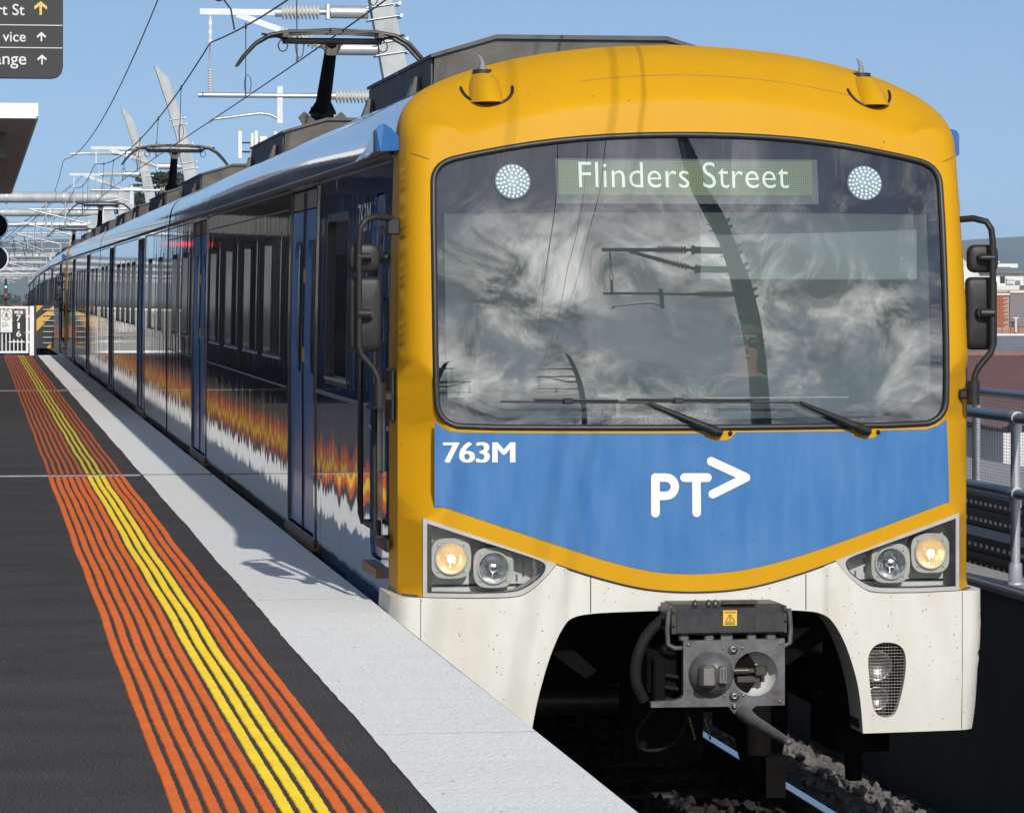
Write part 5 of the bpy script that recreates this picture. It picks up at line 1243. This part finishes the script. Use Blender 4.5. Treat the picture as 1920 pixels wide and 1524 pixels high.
# round platform mirrors at the left edge
for i, (zc_, lab) in enumerate(((3.245, 'upper of two round black discs with white rims at the left edge'), (3.001, 'lower of two round black discs with white rims at the left edge'))):
    yq = 9.0; xq = -3.55
    root = thing('round_signal', lab, 'round signal', (xq, yq, zc_), 'round white rimmed discs on the platform post')
    mb = MB(); mb.lathe([(-.03, .103), (.012, .103), (.016, .098), (.012, .092), (.006, .092)], (xq, yq, zc_), (0, -1, 0), 36); obj('rim', mb, 'white_paint', root)
    mb = MB(); mb.lathe([(.006, .093), (.006, 0)], (xq, yq, zc_), (0, -1, 0), 36); obj('disc', mb, 'frit', root)
tag(obj('disc_post', MB().tube([(-3.68, 9.1, PZ), (-3.68, 9.1, 3.45)], .03, 10), 'galv'), 'post just outside the left edge holding the two round discs', 'post')
# canopy and station building
cn = thing('platform_canopy', 'white edged platform canopy with dark timber soffit at the left', 'canopy', (-5, 27, PZ))
CX1 = -2.93; cz = 4.92; y0c, y1c = 27.0, 63
mb = MB(); mb.box2((-9, y0c, cz+.005), (CX1-.003, y1c, cz+.17)); obj('roof_slab', mb, 'white_paint', cn)
mb = MB(); mb.box2((-9, y0c-.02, cz-.02), (CX1-.10, y0c, cz+.15), bev=0); mb.box2((CX1-.03, y0c+.1, cz-.02), (CX1, y1c, cz+.15)); mb.tube([(CX1-.10, y0c+.085, cz+.065), (CX1-.099, y0c+.085, cz+.066)], .001, 4)
fa = [(CX1-.10+.10*math.sin(t), y0c-.02+.12*(1-math.cos(t))) for t in np.linspace(0, PI/2, 6)]
mb.add([(x, y_, cz-.02) for x, y_ in fa]+[(x, y_, cz+.15) for x, y_ in fa], [(i, i+1, i+7, i+6) for i in range(5)], True); obj('fascia', mb, 'white_paint', cn)
bd = None
for k in range(60):
    ya = y0c+.1+k*.6
    if bd is None: bd = obj('soffit_board', MB().box2((-9, ya+.01, cz-.03), (CX1-.035, ya+.585, cz-.001)), 'soffit', cn)
    else: c = bd.copy(); COL.objects.link(c); c.parent = cn; c.location = (0, k*.6, 0)
mb = MB()
for yb in (31, 40, 49, 58): mb.box2((-9, yb-.15, cz-.38), (-3.30, yb+.15, cz-.032)); mb.box2((-3.62, yb-1.2, cz-.62), (-3.42, yb+1.0, cz-.381))
obj('canopy_beam', mb, mat('beam_taupe', (.19, .175, .16), .6), cn)
for yb in (31, 40, 49, 58): obj('canopy_column', MB().tube([(-5.6, yb, PZ), (-5.6, yb, cz-.38)], .12, 12), 'galv_pale', cn)
stb = thing('station_building', 'dark clad station building under the platform canopy', 'building', (-8, 50, PZ))
mb = MB(); mb.box2((-9, 29, PZ), (-6.6, 62, cz-.39)); obj('wall', mb, 'station_wall', stb)
for k in range(9): obj('window', MB().box2((-6.598, 30+k*3.5, PZ+.9), (-6.56, 32.4+k*3.5, PZ+2.6)), 'dark_glass', stb)
tag(obj('platform_shelter_wall', MB().box2((-9.4, -30, PZ), (-9.0, 26, 4.4)), 'station_wall'), 'long dark screen wall along the back of the platform', 'wall')
tag(obj('unseen_dark_block', MB().box2((-8.5, 64.5, PZ), (-4.0, 71.5, 7.4)), 'station_wall'), 'unseen dark block left of the platform end, added to darken the train side reflection', 'dark block')  # added unseen mass that keeps bright sky out of the train side's reflection
ds = thing('departure_display', 'red lettered electronic display hung below the canopy', 'display board', (-4.0, 60, 4.0))
mb = MB(); mb.box2((-4.3, 58.4, 3.70), (-3.77, 61.6, 4.02)); obj('display_case', mb, 'sign_black', ds)
mb = MB()
for k in range(14): mb.box2((-3.769, 58.6+k*.21, 3.80+.03*(k % 3)), (-3.762, 58.72+k*.21, 3.94-.03*(k % 2)))
obj('display_letters', mb, 'led_red', ds)['kind'] = 'stuff'
mb = MB(); mb.tube([(-4.1, 58.7, 4.0), (-4.1, 58.7, cz)], .02, 6); mb.tube([(-4.1, 61.3, 4.0), (-4.1, 61.3, cz)], .02, 6); obj('hanger', mb, 'galv', ds)
# far signals
sgp = thing('signal_post', 'distant track signal showing green over red beyond the gate', 'railway signal', (-2.42, 150, -.4))
sx_ = -2.42
mb = MB(); mb.tube([(sx_, 150.3, -.6), (sx_, 150.3, 3.2)], .06, 8); mb.box2((sx_-.09, 150.05, 2.3), (sx_+.09, 150.3, 2.98)); obj('signal_head', mb, 'hazard_black', sgp)
obj('green_lamp', MB().lathe([(0, .05), (.01, .04), (.012, 0)], (sx_, 150.03, 2.83), (0, -1, 0), 12), mat('green_lamp', (0, .5, .3), .5, emit=(.15, 1, .62), estr=2.2), sgp)
obj('red_lamp', MB().lathe([(0, .045), (.01, .04), (.012, 0)], (sx_, 150.03, 2.46), (0, -1, 0), 12), mat('red_lamp', (.5, 0, 0), .5, emit=(1, .04, .05), estr=1.3), sgp)
# approach tracks and embankment beyond the platform
kind(obj('far_track_bed', MB().add([(-14, 72, -.3), (-1.95, 72, -.3), (2.6, 330, -3.2), (-30, 330, -3.2), (8, 900, -7.02+.06), (-60, 900, -7.02+.06)], [(0, 1, 2, 3), (3, 2, 4, 5)]), 'ballast_bed'), 'structure')
for k in range(3):
    x = -9.5+k*2.6
    for s in (-.8, .8):
        tag(obj('far_rail', MB().tube([(x+s, 74, -.25), (x+s-1, 200, -1.65), (x+s-4, 330, -3.1)], .05, 5), 'rail'), 'rusty rail of the neighbouring tracks descending beyond the gate', 'rail', 'rails of the neighbouring tracks')

# ---------------------------------------------------------------- right hand parapet, walkway and fences
pw = thing('parapet_wall', 'dark concrete parapet wall along the right of the track', 'wall', (2.7, 100, -1.1))
mb = MB(); mb.box2((2.7, -60, -1.6), (3.0, 330, .855)); obj('wall_face', mb, 'wall_dark', pw)
mb = MB(); mb.box2((2.66, -60, .855), (3.05, 330, .90), bev=.01); obj('coping', mb, 'concrete', pw)
kind(obj('walkway', MB().box2((3.05, -60, .60), (4.7, 330, .80)), 'concrete'), 'structure')
for i, (x, z, lab) in enumerate(((3.12, .84, 'black perforated cable tray nearest the parapet handrail'), (4.36, .86, 'black perforated cable tray below the mesh fence'))):
    ct = thing('cable_tray', lab, 'cable tray', (x, 30, z-.04))
    mb = MB(); mb.box2((x-.01, -30, z-.04), (x+.012, 90, z+.24)); mb.box2((x+.012, -30, z+.22), (x+.25, 90, z+.24)); mb.box2((x-.03, -30, z+.10), (x-.01, 90, z+.13)); mb.box2((x-.04, -30, z-.04), (x-.01, 90, z-.01)); obj('tray_channel', mb, 'hazard_black', ct)
    mb = MB()
    for k in range(330):
        yk = -2+k*.14
        for zz in (z+.045, z+.18): mb.add([(x-.0115, yk, zz-.013), (x-.0115, yk+.065, zz-.013), (x-.0115, yk+.065, zz+.013), (x-.0115, yk, zz+.013)], [(0, 1, 2, 3)])
    kind(obj('hole_light', mb, 'off_white', ct), 'stuff')  # light showing through the tray's holes, put on as off-white patches
hr = thing('handrail', 'galvanised two rail handrail standing on the parapet', 'handrail', (2.85, 20, .9))
for z in (1.955, 1.475): obj('rail_tube', MB().tube([(2.85, -30, z), (2.85, 120, z)], .034, 12), 'rail_steel_blue', hr)
ps = None
for k in range(26):
    y = 3.55-11.0+k*2.6+.0
    y = 3.9+(k-3)*4.0
    if ps is None:
        y_0 = y; mb = MB(); mb.tube([(2.85, y, .9), (2.85, y, 1.96)], .031, 14); ps = obj('post', mb, 'galv', hr)
        mb = MB(); mb.lathe([(0, .075), (.012, .075), (.014, .045), (.13, .042), (.135, .032)], (2.85, y, .90), (0, 0, 1), 16)
        for z in (1.955, 1.475): mb.tube([(2.85, y-.05, z), (2.85, y+.05, z)], .042, 14); mb.lathe([(0, .04), (.06, .04)], (2.85, y, z-.09), (0, 0, 1), 14)
        obj('fitting', mb, 'galv', ps)
    else: c = copy_tree(ps, hr, (0, y-y_0, 0))
mf = thing('mesh_fence', 'galvanised mesh fence with tubular frame behind the handrail', 'fence', (4.5, 40, .8))
for z in (1.93, .86): obj('frame_tube', MB().tube([(4.5, -24, z), (4.5, 110, z)], .032, 10), 'rail_steel_blue', mf)
for k in range(44): obj('fence_post', MB().tube([(4.5, -22.4+k*3.0, .78), (4.5, -22.4+k*3.0, 1.95)], .034, 10), 'galv', mf)
mb = MB()
for k in range(42): z = .89+k*.025; mb.box2((4.498, -10, z-.0016), (4.502, 60, z+.0016))
for k in range(900): yk = -8+k*.076; mb.box2((4.4965, yk-.0016, .87), (4.4995, yk+.0016, 1.93))
kind(obj('wire_mesh', mb, 'galv', mf), 'stuff')
# second deck beyond
kind(obj('second_deck', MB().box2((5.2, -20, -.9), (13.6, 160, -.2)), 'concrete'), 'structure')
# ---------------------------------------------------------------- buildings on the right
def bld(name, label, cat, loc): return thing(name, label, cat, loc)
b1 = bld('brown_roofed_shed', 'long shed with dark red-brown corrugated roof beyond the mesh fence', 'shed', (25, 65, -7))
mb = MB(); nx_ = 150
for i in range(nx_+1):
    x = 13.7+i*.16; dz = .07 if i % 2 else 0
    mb.v += [(x+3.4, 53, -.10+dz), (x, 75, .93+dz)]
for i in range(nx_): mb.f.append((i*2, i*2+2, i*2+3, i*2+1)); mb.sm.append(False)
obj('roof', mb, 'brown_roof', b1)
mb = MB(); mb.box2((13.7, 75, .85), (40, 75.3, 1.08)); mb.box2((13.7, 74.7, .97), (40, 75, 1.0)); obj('ridge_cap', mb, 'brown_roof', b1)
mb = MB(); mb.box2((17.2, 53.2, -7), (40, 75, -.2)); obj('wall', mb, 'off_white', b1)
b2 = bld('grey_roofed_house', 'low house with blue-grey shingle roof behind the brown shed', 'house', (30, 100, -7))
mb = MB(); mb.add([(14, 88, .4), (45, 88, .4), (45, 104, 1.10), (14, 104, 1.10), (14, 104.4, 1.10), (45, 104.4, 1.10)], [(0, 1, 2, 3), (3, 2, 5, 4)])
for k in range(26): mb.box2((14, 88+k*.62, .40+k*.0270), (45, 88.02+k*.62, .425+k*.0270))
obj('roof', mb, 'grey_roof', b2)
mb = MB(); mb.box2((14, 104, 1.10), (45, 104.2, 1.17)); obj('ridge', mb, 'off_white', b2); mb = MB(); mb.box2((14.2, 88.5, -7), (44, 104, .35)); obj('wall', mb, 'off_white', b2)
b3 = bld('brick_building', 'red brick building with mauve-grey rendered end and pipe', 'building', (34, 130, -7))
YB = 125.0
def xat(px_, Y): u = (px_-960)/6700; S, C = math.sin(math.atan(1000/6700)), math.cos(math.atan(1000/6700)); return (Y+18.1)*(S+u*C)/(C-u*S)-3.67
xL = xat(1893, 125)-4; xM = xat(1893, 125); xR = 60
mb = MB(); mb.box2((xL, YB+.06, -7), (xM, YB+8, 2.48)); mb.box2((xM, YB+8, -7), (xR, YB+9, 2.7)); obj('wall', mb, 'mortar', b3)
bk = None; random.seed(5)
rows = [1.20+.085*k for k in range(15)]
cnt = 0
for r, z in enumerate(rows):
    x = xM-4.0+(.0 if r % 2 else .12)
    while x < xM-.2 and cnt < 290:
        mname = 'brick' if random.random() < .85 else 'brick_pale'
        if bk is None: bk = {}
        if mname not in bk:
            o = obj('brick', MB().box2((x, YB, z), (x+.235, YB+.06, z+.073)), mname, b3); bk[mname] = (o, x, z)
        else:
            o, xx0, zz0 = bk[mname]; c = o.copy(); COL.objects.link(c); c.parent = b3; c.location = (x-xx0, random.uniform(-.01, .01), z-zz0)
        x += .247; cnt += 1
mb = MB()
for r in range(3):
    for k in range(60): mb.box2((xL+k*.36, YB-.3+.0*r, .92+r*.085), (xL+.34+k*.36, YB-.2, .99+r*.085))
kind(obj('base_brick_course', mb, 'brick_pale', b3), 'stuff')
mb = MB(); mb.box2((xM+.002, YB-.02, 1.18), (xR, YB+8, 2.58)); obj('rendered_wall', mb, 'render_grey', b3)
mb = MB(); mb.box2((xL, YB-.05, 2.48), (xM, YB+.3, 2.56)); mb.box2((xM, YB-.08, 2.58), (xR, YB+.3, 2.66)); obj('parapet_cap', mb, 'off_white', b3)
mb = MB(); mb.tube([(xM+.16, YB-.35, .95), (xM+.16, YB-.35, 1.52)], .045, 8); mb.tube([(xM+.04, YB-.35, 1.54), (xM+.28, YB-.35, 1.54)], .03, 8); obj('vent_pipe', mb, 'off_white', b3)
mb = MB(); mb.box2((xL-4, YB-.31, -7), (xR, YB-.08, .90)); obj('lower_wall', mb, 'off_white', b3)
b4 = bld('white_building', 'white low commercial building with dark windows and roof clutter', 'building', (48, 165, -7))
YW = 165.0; x0w = xat(1800, YW)
X_ = lambda p: xat(p, YW)
zw = lambda p: 2.78+(540-p)*(YW+25)/6700*.985
mb = MB(); mb.box2((X_(1780), YW, -7), (X_(1990), YW+20, zw(512))); mb.box2((X_(1850), YW-1, -7), (X_(1990), YW-.02, zw(535))); obj('wall', mb, 'off_white', b4)
mb = MB(); mb.box2((X_(1780), YW-.3, zw(512)), (X_(1990), YW+20, zw(508))); mb.box2((X_(1862), YW+1, zw(506)), (X_(1905), YW+6, zw(500))); obj('roof', mb, 'grey_roof', b4)
for a, b in ((1861, 1867), (1875, 1884)):
    mb = MB(); mb.box2((X_(a), YW-.03, zw(531)), (X_(b), YW+.02, zw(518))); obj('window', mb, 'window_dark', b4)
mb = MB()
for k in range(4): mb.box2((X_(1886), YW-.2, zw(523+3*k)), (X_(1903-k), YW-.03, zw(521.4+3*k)))
obj('shutter', mb, 'white_paint', b4)
mb = MB(); mb.box2((X_(1907), YW-3, zw(546)), (X_(1917), YW-1.2, zw(502)));
for k in range(14): mb.box2((X_(1917), YW-3, zw(545-3*k)), (X_(1925), YW-2.6, zw(543.4-3*k)))
obj('air_conditioning_unit', mb, 'galv_pale', b4)
mb = MB(); mb.box2((X_(1885), YW+5, zw(490)), (X_(1925), YW+5.3, zw(488))); mb.tube([(X_(1904), YW+5, zw(505)), (X_(1904), YW+5, zw(480))], .08, 6); mb.box2((X_(1850), YW+8, zw(500)), (X_(1990), YW+14, zw(492))); obj('roof_plant', mb, 'off_white', b4)
tk = bld('white_silo', 'pale rounded white roof dome just right of the cab edge', 'tank', (44, 150, -7))
mb = MB(); mb.lathe([(0, 3.2), (10.2, 3.2), (11.0, 2.9), (11.6, 2.2), (11.9, 0)], (xat(1722, 152), 152, -7.4), (0, 0, 1), 32); obj('tank_body', mb, 'off_white', tk)
# suburb beyond
random.seed(11)
G_H = 'distant suburban houses under the hills'
for k in range(70):
    Y = random.uniform(260, 900); X = random.uniform(-.10, .42)*Y
    w = random.uniform(9, 16); hgt = random.uniform(4, 7)
    r = thing('distant_house', 'small distant house with pitched roof below the hills', 'house', (X, Y, -7), G_H)
    mb = MB(); mb.box2((X-w/2, Y, -7), (X+w/2, Y+9, -7+hgt*.6)); obj('wall', mb, random.choice(['off_white', 'brick_pale', 'render_grey']), r)
    mb = MB(); z0 = -7+hgt*.6; z1 = -7+hgt
    mb.add([(X-w/2-.4, Y-.4, z0), (X+w/2+.4, Y-.4, z0), (X+w/2+.4, Y+9.4, z0), (X-w/2-.4, Y+9.4, z0), (X-w/4, Y+4.5, z1), (X+w/4, Y+4.5, z1)], [(0, 1, 5, 4), (2, 3, 4, 5), (1, 2, 5), (3, 0, 4)]); obj('roof', mb, random.choice(['grey_roof', 'brown_roof', 'brick']), r)
# trees
def foliage(mb, c, rad, n, leaf):
    rs = random
    for _ in range(n):
        a = rs.uniform(0, 2*PI); b = math.acos(rs.uniform(-1, 1)); r = rs.random()**.45
        p = Vector(c)+Vector((rad[0]*r*math.sin(b)*math.cos(a), rad[1]*r*math.sin(b)*math.sin(a), rad[2]*r*math.cos(b)))
        u = Vector((rs.uniform(-1, 1), rs.uniform(-1, 1), rs.uniform(-.4, .4))).normalized()*leaf*rs.uniform(.6, 1.4); v = Vector((rs.uniform(-1, 1), rs.uniform(-1, 1), rs.uniform(-1, 1))).normalized()*leaf*.6
        mb.add([p-u, p+v, p+u, p-v], [(0, 1, 2, 3)])
ct = thing('cypress_tree', 'dark flat layered cypress tree showing behind the second pantograph', 'tree', (6.0, 215, -7))
Yt = 215; xt = xat(312, Yt)
mb = MB(); mb.tube([(xt, Yt, -7), (xt, Yt, 4), (xt+.2, Yt, 9.8)], [.45, .3, .08], 8)
tiers = [(0, 8.6, 2.0), (.3, 7.9, 2.5), (-1.3, 7.2, 1.8), (1.2, 7.3, 1.9), (-1.8, 6.5, 1.7), (.6, 6.6, 1.9), (0, 5.6, 2.2), (0, 3.5, 3.6), (0, 1, 4.2)]
tiers = [(a, b+1.35, c*1.15) for a, b, c in tiers]
for dx, z, r in tiers: mb.tube([(xt, Yt, z-.8), (xt+dx+.6, Yt, z)], [.12, .05], 5)
obj('trunk', mb, 'bark', ct); mb = MB()
for dx, z, r in tiers: foliage(mb, (xt+dx, Yt, z), (r, r, .42), 900, .16)
obj('crown', mb, 'leaf', ct)
mb = MB(); random.seed(21)
for k in range(420):
    Y = random.uniform(420, 1500); X = random.uniform(-.14, .5)*Y; foliage(mb, (X, Y, -7+random.uniform(2, 5)), (random.uniform(5, 10), 5, random.uniform(3, 5.5)), 60, 1.3)
kind(obj('distant_trees', mb, 'leaf'), 'stuff')
# telecom antennas
ta = thing('telecom_mast', 'rooftop phone antennas, pale upright panels rising behind the roof pod', 'antenna', (14, 115, -7))
Ya = 115.0
za = lambda p: 2.78+(540-p)*(Ya+18.1)/6700
mb = MB(); xa = xat(470, Ya); mb.tube([(xa+.1, Ya, -7), (xa+.1, Ya, za(262))], .09, 10)
for a, b in ((447, 490), (447, 490)): mb.tube([(xat(450, Ya), Ya, za(285)), (xat(500, Ya), Ya, za(285))], .035, 6); mb.tube([(xat(450, Ya), Ya, za(268)), (xat(500, Ya), Ya, za(268))], .03, 6)
obj('antenna_pole', mb, 'galv', ta)
for a, b, t, bt in ((445, 453, 246, 299), (469, 475, 250, 292), (476, 483, 246, 290), (486, 500, 256, 282), (512, 519, 247, 275)):
    mb = MB(); mb.box2((xat(a, Ya), Ya-.25, za(bt)), (xat(b, Ya), Ya-.1, za(t)), bev=.02); mb.tube([(xat(a+3, Ya), Ya-.18, za(bt)), (xat(a+4, Ya), Ya-.18, za(bt+7)), (xat(a+8, Ya), Ya-.18, za(bt+2))], .012, 5); obj('antenna_panel', mb, 'off_white', ta)

# ---------------------------------------------------------------- air
hzm = bpy.data.materials.new('haze_air'); hzm.use_nodes = True; ht = hzm.node_tree; ht.nodes.clear()
pv = ht.nodes.new('ShaderNodeVolumePrincipled'); pv.inputs['Color'].default_value = (0.62, 0.78, 1.0, 1); pv.inputs['Density'].default_value = 0.00011
ho = ht.nodes.new('ShaderNodeOutputMaterial'); ht.links.new(pv.outputs[0], ho.inputs['Volume'])
kind(obj('haze', MB().box2((-9500, -3500, -8), (9500, 15500, 95)), hzm), 'stuff')
